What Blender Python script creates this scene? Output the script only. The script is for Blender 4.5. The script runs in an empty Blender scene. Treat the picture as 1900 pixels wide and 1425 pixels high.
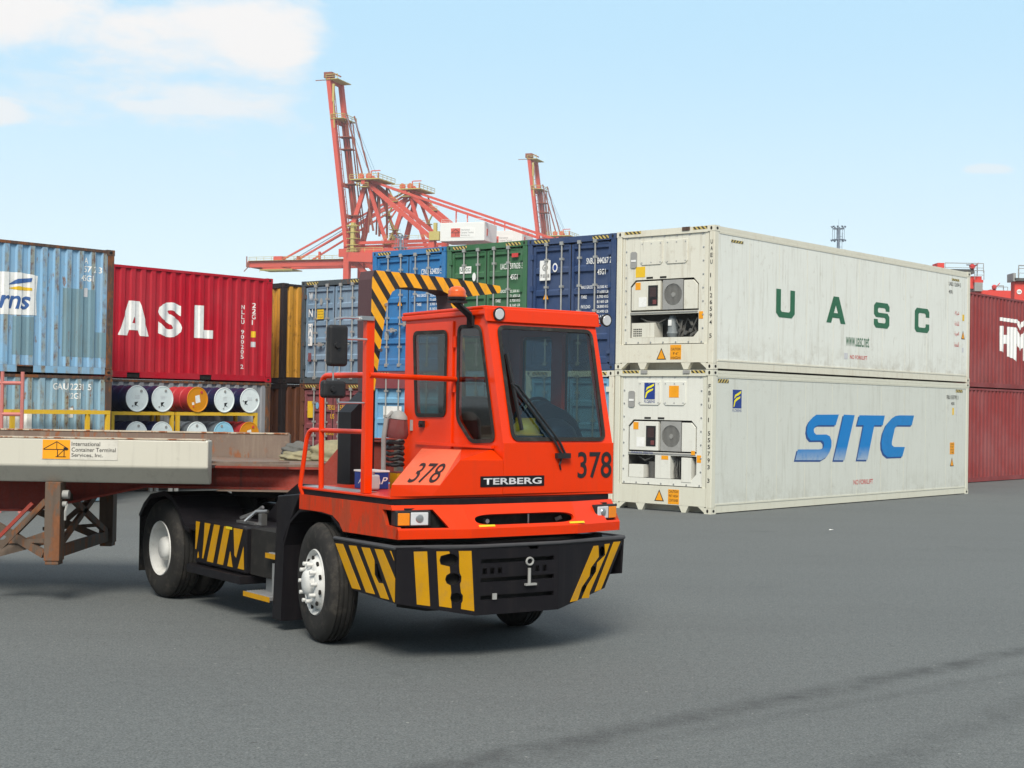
import bpy, bmesh, math, random
from mathutils import Vector, Matrix
from mathutils.geometry import tessellate_polygon
random.seed(7)
scene = bpy.context.scene
COL = scene.collection
R = math.radians

# ------------------------------------------------------------------ camera
cam_d = bpy.data.cameras.new("camera"); cam = bpy.data.objects.new("camera", cam_d); COL.objects.link(cam)
cam_d.sensor_width = 36; cam_d.lens = 2760 / 1900 * 36; cam_d.clip_end = 5000; cam_d.clip_start = 0.1
p_, r_ = 0.014608, 0.016503
f_ = Vector((0, math.cos(p_), math.sin(p_))); u_ = Vector((0, -math.sin(p_), math.cos(p_))); x_ = Vector((1, 0, 0))
rr = x_ * math.cos(r_) + u_ * math.sin(r_); uu = -x_ * math.sin(r_) + u_ * math.cos(r_)
cam.matrix_world = Matrix(((rr.x, uu.x, -f_.x, 0), (rr.y, uu.y, -f_.y, 0), (rr.z, uu.z, -f_.z, 2.107), (0, 0, 0, 1)))
scene.camera = cam

# ------------------------------------------------------------------ world, sun, exposure
SUN_DIR = Vector((-0.04, -0.70, 0.71)).normalized()          # towards the sun: behind the camera, a little left, high
world = bpy.data.worlds.new("World"); scene.world = world; world.use_nodes = True
wn = world.node_tree; wn.nodes.clear()
wo = wn.nodes.new('ShaderNodeOutputWorld'); bg = wn.nodes.new('ShaderNodeBackground')
sky = wn.nodes.new('ShaderNodeTexSky'); sky.sky_type = 'NISHITA'; sky.sun_disc = False
sky.sun_elevation = math.asin(SUN_DIR.z); sky.sun_rotation = math.atan2(SUN_DIR.x, SUN_DIR.y)
sky.air_density = 1.0; sky.dust_density = 1.6; sky.ozone_density = 1.0
tc = wn.nodes.new('ShaderNodeTexCoord'); mp = wn.nodes.new('ShaderNodeMapping')
mp.inputs['Scale'].default_value = (6.0, 6.0, 15.0); mp.inputs['Location'].default_value = (1.7, 0.35, 0.55)
n1 = wn.nodes.new('ShaderNodeTexNoise'); n1.inputs['Scale'].default_value = 1.6; n1.inputs['Detail'].default_value = 9; n1.inputs['Roughness'].default_value = 0.6
n1.inputs['Distortion'].default_value = 0.25
cr = wn.nodes.new('ShaderNodeValToRGB'); cr.color_ramp.elements[0].position = 0.5; cr.color_ramp.elements[1].position = 0.66
sepw = wn.nodes.new('ShaderNodeSeparateXYZ')
def wmath(op, a, b=None, c=None):
    n = wn.nodes.new('ShaderNodeMath'); n.operation = op
    for i, v in enumerate((a, b, c)):
        if v is None: continue
        if isinstance(v, (int, float)): n.inputs[i].default_value = v
        else: wn.links.new(v, n.inputs[i])
    return n.outputs[0]
L_ = wn.links.new
L_(tc.outputs['Generated'], mp.inputs['Vector']); L_(mp.outputs[0], n1.inputs['Vector']); L_(n1.outputs['Fac'], cr.inputs['Fac'])
L_(tc.outputs['Generated'], sepw.inputs[0])
def wmap(v, a, b, c=0.0, d=1.0):
    n = wn.nodes.new('ShaderNodeMapRange'); n.interpolation_type = 'SMOOTHSTEP'
    L_(v, n.inputs['Value']); n.inputs['From Min'].default_value = a; n.inputs['From Max'].default_value = b
    n.inputs['To Min'].default_value = c; n.inputs['To Max'].default_value = d
    return n.outputs[0]
az = wmath('DIVIDE', sepw.outputs['X'], wmath('MAXIMUM', sepw.outputs['Y'], 0.05))
el = wmath('DIVIDE', sepw.outputs['Z'], wmath('MAXIMUM', sepw.outputs['Y'], 0.05))
def bankf(azc, elc, slope, half, az0, az1, aw=0.05):
    c = wmath('ADD', elc, wmath('MULTIPLY', wmath('SUBTRACT', az, azc), slope))
    return wmath('MULTIPLY', wmap(wmath('ABSOLUTE', wmath('SUBTRACT', el, c)), half, 0.0), wmath('MULTIPLY', wmap(az, az1+aw*0.4, az1-aw*0.6), wmap(az, az0-aw*0.6, az0+aw*0.4)))
nz = wmath('MULTIPLY', wmath('SUBTRACT', n1.outputs['Fac'], 0.5), 3.4)
def cloudlet(bk, gain, lo=0.30, hi=0.85): return wmap(wmath('ADD', wmath('MULTIPLY', bk, gain), wmath('MULTIPLY', nz, wmap(bk, 0.0, 0.25))), lo, hi)
c1_ = cloudlet(bankf(-0.24, 0.252, -0.07, 0.062, -0.60, -0.125), 1.15, 0.2, 1.15)
c2_ = wmath('MULTIPLY', cloudlet(bankf(-0.30, 0.205, -0.04, 0.05, -0.60, -0.13), 0.62, 0.2, 1.0), 0.75)
c3_ = wmath('MULTIPLY', cloudlet(bankf(-0.22, 0.198, 0.0, 0.013, -0.27, -0.18), 1.0, 0.3, 0.9), 0.7)
c4_ = wmath('MULTIPLY', cloudlet(bankf(-0.345, 0.193, 0.0, 0.022, -0.45, -0.32), 1.2, 0.3, 0.9), 0.8)
c5_ = wmath('MULTIPLY', cloudlet(bankf(0.32, 0.165, 0.0, 0.006, 0.305, 0.335, 0.02), 1.0, 0.3, 0.9), 0.5)
cloud = wmath('MAXIMUM', wmath('MAXIMUM', c1_, c2_), wmath('MAXIMUM', wmath('MAXIMUM', c3_, c4_), c5_))
# thin haze veil: paler towards the horizon, unseen sky overhead whitened to neutralise the ambient light
zen = sepw.outputs['Z']
def wmix(f, a, b):
    n = wn.nodes.new('ShaderNodeMix'); n.data_type = 'RGBA'
    for k, v in (('Factor', f), ('A', a), ('B', b)):
        if isinstance(v, tuple): n.inputs[k].default_value = v
        elif isinstance(v, (int, float)): n.inputs[k].default_value = v
        else: L_(v, n.inputs[k])
    return n.outputs['Result']
vcol = wmix(wmap(zen, 0.02, 0.27), (7.1, 8.4, 8.9, 1), (4.1, 6.35, 7.9, 1))
vcol = wmix(wmap(zen, 0.32, 0.6), vcol, (4.9, 5.2, 5.4, 1))
vcol = wmix(wmath('MULTIPLY', wmap(sepw.outputs['Y'], 0.15, -0.25), wmap(zen, 0.42, 0.12)), vcol, (2.7, 3.1, 3.4, 1))     # unseen low sky behind the camera dimmed to cut reflections and ambient light
mixv = wn.nodes.new('ShaderNodeMix'); mixv.data_type = 'RGBA'; mixv.inputs['Factor'].default_value = 0.86
L_(sky.outputs[0], mixv.inputs['A']); L_(vcol, mixv.inputs['B'])
mixc = wn.nodes.new('ShaderNodeMix'); mixc.data_type = 'RGBA'; mixc.inputs['B'].default_value = (7.1, 7.0, 6.95, 1)
L_(cloud, mixc.inputs['Factor']); L_(mixv.outputs['Result'], mixc.inputs['A'])
L_(mixc.outputs['Result'], bg.inputs['Color']); bg.inputs['Strength'].default_value = 0.085
L_(bg.outputs[0], wo.inputs[0])
sl = bpy.data.lights.new("sun", 'SUN'); so = bpy.data.objects.new("sun", sl); COL.objects.link(so)
sl.energy = 2.7; sl.angle = R(24); sl.color = (1.0, 0.94, 0.83)
so.rotation_euler = SUN_DIR.to_track_quat('Z', 'Y').to_euler(); so.location = (0, 0, 60)
scene.view_settings.view_transform = 'Standard'; scene.view_settings.look = 'None'
scene.view_settings.exposure = 0.72; scene.view_settings.gamma = 1.0
scene.cycles.max_bounces = 8; scene.cycles.transparent_max_bounces = 12

# ------------------------------------------------------------------ mesh helper
class MB:
    def __init__(s): s.v = []; s.f = []; s.m = []; s.s = []; s.M = Matrix.Identity(4); s.mi = 0
    def P(s, p): s.v.append(tuple(s.M @ Vector(p))); return len(s.v) - 1
    def face(s, ids, sm=False): s.f.append(tuple(ids)); s.m.append(s.mi); s.s.append(sm)
    def box(s, a, b, mi=None):
        if mi is not None: s.mi = mi
        x0, y0, z0 = a; x1, y1, z1 = b
        i = [s.P(p) for p in ((x0,y0,z0),(x1,y0,z0),(x1,y1,z0),(x0,y1,z0),(x0,y0,z1),(x1,y0,z1),(x1,y1,z1),(x0,y1,z1))]
        for q in ((0,3,2,1),(4,5,6,7),(0,1,5,4),(1,2,6,5),(2,3,7,6),(3,0,4,7)): s.face([i[k] for k in q])
        return s
    def prism(s, pts, vec, mi=None):
        if mi is not None: s.mi = mi
        n = len(pts); vec = Vector(vec)
        a = [s.P(p) for p in pts]; b = [s.P(Vector(p) + vec) for p in pts]
        s.face(a[::-1]); s.face(b)
        for k in range(n): s.face([a[k], a[(k+1) % n], b[(k+1) % n], b[k]])
        return s
    def slab(s, loops, fn, vec, mi=None):
        """polygon with holes (2D loops) mapped by fn(u,v)->3D and extruded by vec"""
        if mi is not None: s.mi = mi
        flat = [p for l in loops for p in l]
        tris = tessellate_polygon([[Vector((p[0], p[1], 0)) for p in l] for l in loops])
        vec = Vector(vec)
        a = [s.P(fn(*p)) for p in flat]; b = [s.P(Vector(fn(*p)) + vec) for p in flat]
        for t in tris: s.face([a[t[0]], a[t[1]], a[t[2]]]); s.face([b[t[2]], b[t[1]], b[t[0]]])
        o = 0
        for l in loops:
            n = len(l)
            for k in range(n): s.face([a[o+k], a[o+(k+1) % n], b[o+(k+1) % n], b[o+k]])
            o += n
        return s
    def quad(s, *pts, mi=None):
        if mi is not None: s.mi = mi
        s.face([s.P(p) for p in pts]); return s
    def lathe(s, prof, o, d, n=24, mi=None, cap=True):
        """prof: (t along axis, radius)"""
        if mi is not None: s.mi = mi
        o = Vector(o); d = Vector(d).normalized()
        e = d.orthogonal().normalized(); g = d.cross(e)
        rings = []
        for t, r in prof:
            rings.append([s.P(o + d*t + (e*math.cos(2*math.pi*k/n) + g*math.sin(2*math.pi*k/n))*r) for k in range(n)])
        for a, b in zip(rings, rings[1:]):
            for k in range(n): s.face([a[k], a[(k+1) % n], b[(k+1) % n], b[k]], True)
        if cap:
            s.face(rings[0][::-1]); s.face(rings[-1])
        return s
    def cyl(s, a, b, r, n=12, r2=None, mi=None):
        a = Vector(a); b = Vector(b)
        return s.lathe([(0, r), ((b-a).length, r if r2 is None else r2)], a, b-a, n, mi)
    def tube(s, path, r, n=8, mi=None):
        if mi is not None: s.mi = mi
        path = [Vector(p) for p in path]; N = len(path)
        T = []
        for i in range(N):
            a = path[max(i-1, 0)]; b = path[min(i+1, N-1)]; T.append((b-a).normalized())
        e = T[0].orthogonal().normalized(); rings = []
        for i in range(N):
            e = (e - T[i]*e.dot(T[i])).normalized(); g = T[i].cross(e)
            k_ = 1.0
            if 0 < i < N-1:
                c = (path[i]-path[i-1]).normalized().dot((path[i+1]-path[i]).normalized()); k_ = 1/max(0.6, math.sqrt((1+c)/2))
            rings.append([s.P(path[i] + (e*math.cos(2*math.pi*k/n) + g*math.sin(2*math.pi*k/n))*r*(k_ if k_ < 1.3 else 1.3)) for k in range(n)])
        for a, b in zip(rings, rings[1:]):
            for k in range(n): s.face([a[k], a[(k+1) % n], b[(k+1) % n], b[k]], True)
        s.face(rings[0][::-1]); s.face(rings[-1]); return s
    def beam(s, a, b, w, h, up=(0, 0, 1), mi=None):
        if mi is not None: s.mi = mi
        a = Vector(a); b = Vector(b); d = (b-a).normalized(); up = Vector(up)
        sd = d.cross(up)
        if sd.length < 1e-4: sd = d.cross(Vector((1, 0, 0)))
        sd.normalize(); u = sd.cross(d).normalized()
        i = [s.P(q + sd*sx*w/2 + u*sz*h/2) for q in (a, b) for sx, sz in ((-1,-1),(1,-1),(1,1),(-1,1))]
        for q in ((0,3,2,1),(4,5,6,7),(0,1,5,4),(1,2,6,5),(2,3,7,6),(3,0,4,7)): s.face([i[k] for k in q])
        return s
    def build(s, name, mats, parent=None, loc=None, rz=0, bevel=0, smooth=None):
        me = bpy.data.meshes.new(name); me.from_pydata(s.v, [], s.f)
        if not isinstance(mats, (list, tuple)): mats = [mats]
        for m in mats: me.materials.append(m)
        for p, mi, sm in zip(me.polygons, s.m, s.s): p.material_index = min(mi, len(mats)-1); p.use_smooth = sm
        bm = bmesh.new(); bm.from_mesh(me)
        bmesh.ops.recalc_face_normals(bm, faces=bm.faces); bm.to_mesh(me); bm.free()
        if any(s.s): me.set_sharp_from_angle(angle=R(38))
        o = bpy.data.objects.new(name, me); COL.objects.link(o)
        if parent: o.parent = parent
        if loc is not None: o.location = loc
        if rz: o.rotation_euler[2] = rz
        if bevel:
            b = o.modifiers.new("bevel", 'BEVEL'); b.width = bevel; b.segments = 2; b.limit_method = 'ANGLE'; b.angle_limit = R(32); b.harden_normals = False
        return o

def tag(o, label=None, cat=None, group=None, kind=None):
    if label: o['label'] = label
    if cat: o['category'] = cat
    if group: o['group'] = group
    if kind: o['kind'] = kind
    return o
def thing(name, label, cat, loc=(0, 0, 0), rz=0, group=None):
    o = bpy.data.objects.new(name, None); COL.objects.link(o); o.location = loc; o.rotation_euler[2] = rz
    o.empty_display_size = 0.3
    return tag(o, label, cat, group)
def copy_tree(o, parent=None):
    c = o.copy(); COL.objects.link(c); c.parent = parent
    for ch in list(o.children): copy_tree(ch, c)
    return c

# ------------------------------------------------------------------ materials
def nt(name):
    m = bpy.data.materials.new(name); m.use_nodes = True
    t = m.node_tree; b = t.nodes['Principled BSDF']
    return m, t, b
def link(t, a, b): t.links.new(a, b)
def node(t, ty, **k):
    n = t.nodes.new(ty)
    for a, v in k.items():
        if a in n.inputs: n.inputs[a].default_value = v
        else: setattr(n, a, v)
    return n
def coords(t, scale=(1, 1, 1), rand=True):
    c = node(t, 'ShaderNodeTexCoord'); mpn = node(t, 'ShaderNodeMapping'); mpn.inputs['Scale'].default_value = scale
    if rand:
        oi = node(t, 'ShaderNodeObjectInfo'); mu = node(t, 'ShaderNodeMath', operation='MULTIPLY'); mu.inputs[1].default_value = 37.0
        link(t, oi.outputs['Random'], mu.inputs[0])
        cb = node(t, 'ShaderNodeCombineXYZ')
        for i in range(3): link(t, mu.outputs[0], cb.inputs[i])
        link(t, cb.outputs[0], mpn.inputs['Location'])
    link(t, c.outputs['Object'], mpn.inputs['Vector'])
    return mpn.outputs[0]
def noise(t, vec, scale, detail=5, rough=0.6):
    n = node(t, 'ShaderNodeTexNoise'); n.inputs['Scale'].default_value = scale; n.inputs['Detail'].default_value = detail; n.inputs['Roughness'].default_value = rough
    link(t, vec, n.inputs['Vector']); return n.outputs['Fac']
def ramp(t, fac, a, b, ca=(0, 0, 0, 1), cb=(1, 1, 1, 1)):
    r = node(t, 'ShaderNodeValToRGB'); r.color_ramp.elements[0].position = a; r.color_ramp.elements[1].position = b
    r.color_ramp.elements[0].color = ca; r.color_ramp.elements[1].color = cb; link(t, fac, r.inputs['Fac']); return r.outputs['Color']
def mix(t, fac, a, b):
    n = node(t, 'ShaderNodeMix'); n.data_type = 'RGBA'
    for k, v in (('Factor', fac), ('A', a), ('B', b)):
        if isinstance(v, (int, float)): n.inputs[k].default_value = v
        elif isinstance(v, tuple): n.inputs[k].default_value = v
        else: link(t, v, n.inputs[k])
    return n.outputs['Result']
def mul(t, a, k):
    n = node(t, 'ShaderNodeMath', operation='MULTIPLY'); link(t, a, n.inputs[0])
    if isinstance(k, (int, float)): n.inputs[1].default_value = k
    else: link(t, k, n.inputs[1])
    return n.outputs[0]
def c4(c): return (c[0], c[1], c[2], 1)

def paint(name, col, rough=0.45, vary=0.12, streak=0.25, scol=(0.10, 0.075, 0.055), rust=0.0, rth=0.6, rcol=(0.13, 0.048, 0.018), metal=0, bump=0.15, coat=0, fade=0.0, spec=0.25, grain=0.12, ribs=0.0, grime=0.0):
    m, t, b = nt(name); b.inputs['Specular IOR Level'].default_value = spec
    v = coords(t)
    base = mix(t, noise(t, v, 1.3, 6), c4([min(1, c*(1+vary)) for c in col]), c4([c*(1-vary) for c in col]))
    fine = noise(t, v, 35, 4, 0.7)
    base = mix(t, ramp(t, fine, 0.35, 0.75), base, mix(t, grain*min(1, max(col)*1.6), base, (0.5, 0.5, 0.5, 1)))
    if fade: base = mix(t, mul(t, ramp(t, noise(t, v, 0.7, 5), 0.4, 0.7), fade), base, (0.42, 0.43, 0.44, 1))
    if streak:
        vs = coords(t, (7, 7, 0.45))
        sf = mul(t, ramp(t, noise(t, vs, 1.6, 6, 0.65), 0.52, 0.78), streak)
        base = mix(t, sf, base, c4(scol))
        blot = mul(t, ramp(t, noise(t, v, 5.5, 8, 0.72), 0.58, 0.72), streak*0.8)
        base = mix(t, blot, base, c4(scol))
    rg = None
    if rust:
        vr = coords(t, (3.2, 3.2, 1.0))
        rf = mul(t, ramp(t, noise(t, vr, 2.2, 10, 0.72), rth, rth+0.07), rust)
        rc = mix(t, noise(t, v, 22, 4), c4(rcol), c4([c*2.1 for c in rcol]))
        base = mix(t, rf, base, rc); rg = rf
    if grime:
        vg = coords(t, (5.0, 5.0, 0.16)); g1 = ramp(t, noise(t, vg, 1.5, 9, 0.75), 0.60, 0.70)
        vg2 = coords(t, (1.1, 1.1, 0.9)); g2 = ramp(t, noise(t, vg2, 1.2, 5, 0.6), 0.42, 0.66)
        base = mix(t, mul(t, mul(t, g1, g2), grime), base, c4(scol))
        vg3 = coords(t, (9, 9, 0.8)); g3 = ramp(t, noise(t, vg3, 1.1, 7, 0.7), 0.66, 0.72)
        base = mix(t, mul(t, g3, grime*0.8), base, c4([c*0.5 for c in scol]))
        cg = node(t, 'ShaderNodeTexCoord'); sg_ = node(t, 'ShaderNodeSeparateXYZ'); link(t, cg.outputs['Object'], sg_.inputs[0])
        mg = node(t, 'ShaderNodeMapRange'); link(t, sg_.outputs['Z'], mg.inputs['Value']); mg.inputs['From Min'].default_value = 0.75; mg.inputs['From Max'].default_value = 0.1
        g4 = ramp(t, noise(t, v, 2.4, 9, 0.75), 0.44, 0.66); base = mix(t, mul(t, mul(t, g4, mg.outputs[0]), min(1, grime*1.1)), base, c4(scol))
    if ribs:
        cc = node(t, 'ShaderNodeTexCoord'); sp_ = node(t, 'ShaderNodeSeparateXYZ'); link(t, cc.outputs['Object'], sp_.inputs[0])
        dv = node(t, 'ShaderNodeMath', operation='MULTIPLY_ADD'); link(t, sp_.outputs['X'], dv.inputs[0]); dv.inputs[1].default_value = 1/0.2775; dv.inputs[2].default_value = 0.44
        fr_ = node(t, 'ShaderNodeMath', operation='FRACT'); link(t, dv.outputs[0], fr_.inputs[0])
        mr_ = node(t, 'ShaderNodeMapRange'); mr_.interpolation_type = 'SMOOTHSTEP'; ab_ = node(t, 'ShaderNodeMath', operation='SUBTRACT'); link(t, fr_.outputs[0], ab_.inputs[0]); ab_.inputs[1].default_value = 0.5
        a2 = node(t, 'ShaderNodeMath', operation='ABSOLUTE'); link(t, ab_.outputs[0], a2.inputs[0]); link(t, a2.outputs[0], mr_.inputs['Value']); mr_.inputs['From Min'].default_value = 0.23; mr_.inputs['From Max'].default_value = 0.10
        vz = coords(t, (1.6, 1, 0.9)); nz = ramp(t, noise(t, vz, 2.0, 7, 0.68), 0.40, 0.58)
        base = mix(t, mul(t, mul(t, mr_.outputs[0], nz), ribs), base, mix(t, ramp(t, noise(t, vz, 9, 6, 0.7), 0.48, 0.6), (0.27, 0.28, 0.23, 1), (0.15, 0.07, 0.03, 1)))
    link(t, base, b.inputs['Base Color'])
    rr_ = node(t, 'ShaderNodeMapRange'); link(t, noise(t, v, 4, 6), rr_.inputs['Value']); rr_.inputs['To Min'].default_value = rough-0.1; rr_.inputs['To Max'].default_value = rough+0.15
    link(t, rr_.outputs[0], b.inputs['Roughness'])
    b.inputs['Metallic'].default_value = metal
    b.inputs['Coat Weight'].default_value = coat; b.inputs['Coat Roughness'].default_value = 0.14
    if bump:
        bn = node(t, 'ShaderNodeBump'); bn.inputs['Strength'].default_value = bump; bn.inputs['Distance'].default_value = 0.01
        link(t, noise(t, v, 3.0, 6), bn.inputs['Height']); link(t, bn.outputs[0], b.inputs['Normal'])
    return m
def flat(name, col, rough=0.5, metal=0, vary=0.15, dirt=0.15):
    m, t, b = nt(name); v = coords(t)
    c = mix(t, noise(t, v, 6, 5), c4([min(1, x*(1+vary)) for x in col]), c4([x*(1-vary) for x in col]))
    if dirt: c = mix(t, mul(t, ramp(t, noise(t, v, 9, 7, 0.7), 0.5, 0.75), dirt), c, (0.14, 0.12, 0.10, 1))
    link(t, c, b.inputs['Base Color']); b.inputs['Roughness'].default_value = rough; b.inputs['Metallic'].default_value = metal; b.inputs['Specular IOR Level'].default_value = 0.5 if rough < 0.35 or metal else 0.22
    return m
def stripes(name, ca, cb, ky, kz, period, duty=0.55, kx=0.0, off=0.0):
    m, t, b = nt(name); c = node(t, 'ShaderNodeTexCoord'); d = node(t, 'ShaderNodeVectorMath', operation='DOT_PRODUCT')
    link(t, c.outputs['Object'], d.inputs[0]); d.inputs[1].default_value = (kx/period, ky/period, kz/period)
    ad = node(t, 'ShaderNodeMath', operation='ADD'); link(t, d.outputs['Value'], ad.inputs[0]); ad.inputs[1].default_value = off
    fr = node(t, 'ShaderNodeMath', operation='FRACT'); link(t, ad.outputs[0], fr.inputs[0])
    lt = node(t, 'ShaderNodeMath', operation='LESS_THAN'); link(t, fr.outputs[0], lt.inputs[0]); lt.inputs[1].default_value = duty
    v = coords(t); dirt = mul(t, ramp(t, noise(t, v, 8, 7, 0.7), 0.5, 0.75), 0.35)
    link(t, mix(t, dirt, mix(t, lt.outputs[0], c4(cb), c4(ca)), (0.08, 0.07, 0.06, 1)), b.inputs['Base Color']); b.inputs['Roughness'].default_value = 0.5
    return m
def glass(name, tint, refl=1.0, trans=0.6):
    m, t, b = nt(name); t.nodes.remove(b); out = t.nodes['Material Output']
    tr = node(t, 'ShaderNodeBsdfTransparent'); tr.inputs['Color'].default_value = c4([x*trans for x in tint])
    gl = node(t, 'ShaderNodeBsdfGlossy'); gl.inputs['Roughness'].default_value = 0.03; gl.inputs['Color'].default_value = (refl, refl, refl, 1)
    fr = node(t, 'ShaderNodeFresnel'); fr.inputs['IOR'].default_value = 1.6
    ge = node(t, 'ShaderNodeNewGeometry'); inv = node(t, 'ShaderNodeMath', operation='SUBTRACT'); inv.inputs[0].default_value = 1.0; link(t, ge.outputs['Backfacing'], inv.inputs[1])
    mx = node(t, 'ShaderNodeMixShader'); link(t, mul(t, fr.outputs[0], inv.outputs[0]), mx.inputs[0]); link(t, tr.outputs[0], mx.inputs[1]); link(t, gl.outputs[0], mx.inputs[2])
    link(t, mx.outputs[0], out.inputs['Surface']); return m

M = {}
M['orange'] = paint('tractor_orange', (0.69, 0.034, 0.0002), 0.40, 0.05, 0.2, (0.33, 0.05, 0.02), rust=0, bump=0.03, spec=0.08, grain=0.0, coat=0.5)
M['orange_glare'] = paint('orange_sky_glare', (0.78, 0.15, 0.075), 0.45, 0.08, 0.2, (0.5, 0.2, 0.12), bump=0.03, spec=0.2, grain=0.0, coat=0.3)  # tractor orange made paler: sky glare painted into the colour
M['orange_dirty'] = paint('dusty_orange', (0.50, 0.032, 0.003), 0.5, 0.12, 0.9, (0.13, 0.04, 0.02), rust=0.5, rth=0.5, rcol=(0.12, 0.04, 0.02), bump=0.03, spec=0.15, grain=0.02)
M['black'] = paint('black_paint', (0.009, 0.008, 0.010), 0.42, 0.2, 0.3, (0.035, 0.03, 0.027), bump=0.1, spec=0.16)
M['dark'] = flat('dark_grime', (0.016, 0.015, 0.014), 0.75)
M['rubber'] = flat('rubber', (0.022, 0.021, 0.020), 0.85, dirt=0.35)
M['plastic'] = flat('black_plastic', (0.02, 0.02, 0.022), 0.45, dirt=0.1)
M['rimwhite'] = flat('rim_white', (0.62, 0.62, 0.60), 0.4, dirt=0.3)
M['alu'] = flat('aluminium', (0.45, 0.45, 0.45), 0.4, 0.7)
M['chrome'] = flat('bare_metal', (0.5, 0.5, 0.5), 0.3, 0.9)
M['yellow'] = flat('warning_yellow', (0.47, 0.235, 0.002), 0.5, dirt=0.3)
M['yellowtape'] = flat('yellow_tape', (0.62, 0.48, 0.02), 0.5)
M['amber'] = flat('amber_lens', (0.75, 0.22, 0.01), 0.2)
M['lens'] = flat('clear_lens', (0.55, 0.56, 0.58), 0.12, dirt=0)
M['glass'] = glass('cab_glass', (0.62, 0.77, 0.86), 0.95, 0.92)
M['glassdark'] = glass('side_glass', (0.66, 0.64, 0.52), 0.9, 0.86)
M['orangelens'] = flat('orange_beacon', (0.65, 0.10, 0.015), 0.25)
M['white'] = flat('white_lettering', (0.78, 0.78, 0.76), 0.55, dirt=0.2)
M['blackink'] = flat('black_lettering', (0.02, 0.02, 0.022), 0.5, dirt=0)
M['greyink'] = flat('silver_lettering', (0.55, 0.55, 0.57), 0.4)
M['redink'] = flat('red_lettering', (0.55, 0.06, 0.06), 0.5)
M['yellowink'] = flat('yellow_lettering', (0.72, 0.42, 0.03), 0.5)
M['label_orange'] = flat('orange_sticker', (0.80, 0.33, 0.015), 0.5)
M['label_yellow'] = flat('yellow_sticker', (0.75, 0.48, 0.03), 0.5)
M['hazard'] = stripes('hazard_stripes', (0.75, 0.36, 0.01), (0.014, 0.014, 0.015), 1.0, 0.72, 0.165, 0.56, off=0.3)
M['hz_small'] = stripes('hazard_small', (0.55, 0.42, 0.12), (0.03, 0.025, 0.02), -1.0, 1.0, 0.1, 0.5, kx=-1.0)
M['galv'] = flat('galvanised_bar', (0.42, 0.42, 0.40), 0.45, 0.4, dirt=0.35)
M['rope'] = flat('hessian', (0.26, 0.235, 0.145), 0.9, vary=0.35, dirt=0.7)

# asphalt
def asphalt():
    m, t, b = nt('asphalt'); v = coords(t, rand=False)
    base = mix(t, noise(t, v, 0.35, 6, 0.6), (0.061, 0.070, 0.070, 1), (0.087, 0.098, 0.098, 1))
    base = mix(t, ramp(t, noise(t, v, 55, 3, 0.85), 0.34, 0.66), mix(t, 0.6, base, (0.026, 0.030, 0.032, 1)), mix(t, 0.38, base, (0.36, 0.38, 0.38, 1)))
    base = mix(t, ramp(t, noise(t, v, 14, 4, 0.8), 0.32, 0.68), mix(t, 0.22, base, (0.035, 0.04, 0.042, 1)), mix(t, 0.12, base, (0.3, 0.32, 0.32, 1)))
    sp = ramp(t, noise(t, v, 19, 2, 0.5), 0.72, 0.75); base = mix(t, mul(t, sp, 0.5), base, (0.36, 0.37, 0.35, 1))
    sd = ramp(t, noise(t, v, 7.3, 2, 0.5), 0.76, 0.78); base = mix(t, mul(t, sd, 0.6), base, (0.03, 0.03, 0.03, 1))
    vb = coords(t, (0.16, 0.5, 1), rand=False); vb.node.inputs['Rotation'].default_value = (0, 0, R(-38))
    base = mix(t, mul(t, ramp(t, noise(t, vb, 1.0, 8, 0.7), 0.45, 0.8), 0.22), base, (0.055, 0.058, 0.06, 1))
    oil = ramp(t, noise(t, v, 0.55, 4, 0.5), 0.68, 0.74); base = mix(t, mul(t, mul(t, oil, ramp(t, noise(t, v, 6, 6, 0.7), 0.35, 0.6)), 0.4), base, (0.03, 0.031, 0.033, 1))
    pt = ramp(t, noise(t, v, 0.8, 9, 0.75), 0.58, 0.66); base = mix(t, mul(t, pt, 0.16), base, (0.04, 0.042, 0.045, 1))
    # two rubber marks: distance from a line p.n = d
    def line(nx, ny, d, w, strength, bn):
        dt = node(t, 'ShaderNodeVectorMath', operation='DOT_PRODUCT'); cc = node(t, 'ShaderNodeTexCoord'); link(t, cc.outputs['Object'], dt.inputs[0]); dt.inputs[1].default_value = (nx, ny, 0)
        wob = mul(t, noise(t, v, 0.9, 6, 0.65), 0.35); a = node(t, 'ShaderNodeMath', operation='ADD'); link(t, dt.outputs['Value'], a.inputs[0]); link(t, wob, a.inputs[1])
        s = node(t, 'ShaderNodeMath', operation='SUBTRACT'); link(t, a.outputs[0], s.inputs[0]); s.inputs[1].default_value = d+0.17
        ab = node(t, 'ShaderNodeMath', operation='ABSOLUTE'); link(t, s.outputs[0], ab.inputs[0])
        mr = node(t, 'ShaderNodeMapRange'); mr.interpolation_type = 'SMOOTHSTEP'; link(t, ab.outputs[0], mr.inputs['Value']); mr.inputs['From Min'].default_value = w; mr.inputs['From Max'].default_value = 0.0
        k = mul(t, mr.outputs[0], mul(t, ramp(t, noise(t, v, 3.0, 8, 0.75), 0.32, 0.62), strength))
        return mix(t, k, bn, (0.028, 0.029, 0.031, 1))
    for a in LINES: base = line(*a, base)
    link(t, base, b.inputs['Base Color']); b.inputs['Roughness'].default_value = 0.88; b.inputs['Specular IOR Level'].default_value = 0.3
    bn = node(t, 'ShaderNodeBump'); bn.inputs['Strength'].default_value = 0.5; bn.inputs['Distance'].default_value = 0.006
    link(t, noise(t, v, 70, 5, 0.75), bn.inputs['Height']); link(t, bn.outputs[0], b.inputs['Normal'])
    return m
def mkline(p, q, w, s):
    dx, dy = q[0]-p[0], q[1]-p[1]; l = math.hypot(dx, dy); n = (-dy/l, dx/l); return (n[0], n[1], p[0]*n[0]+p[1]*n[1], w, s)
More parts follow.
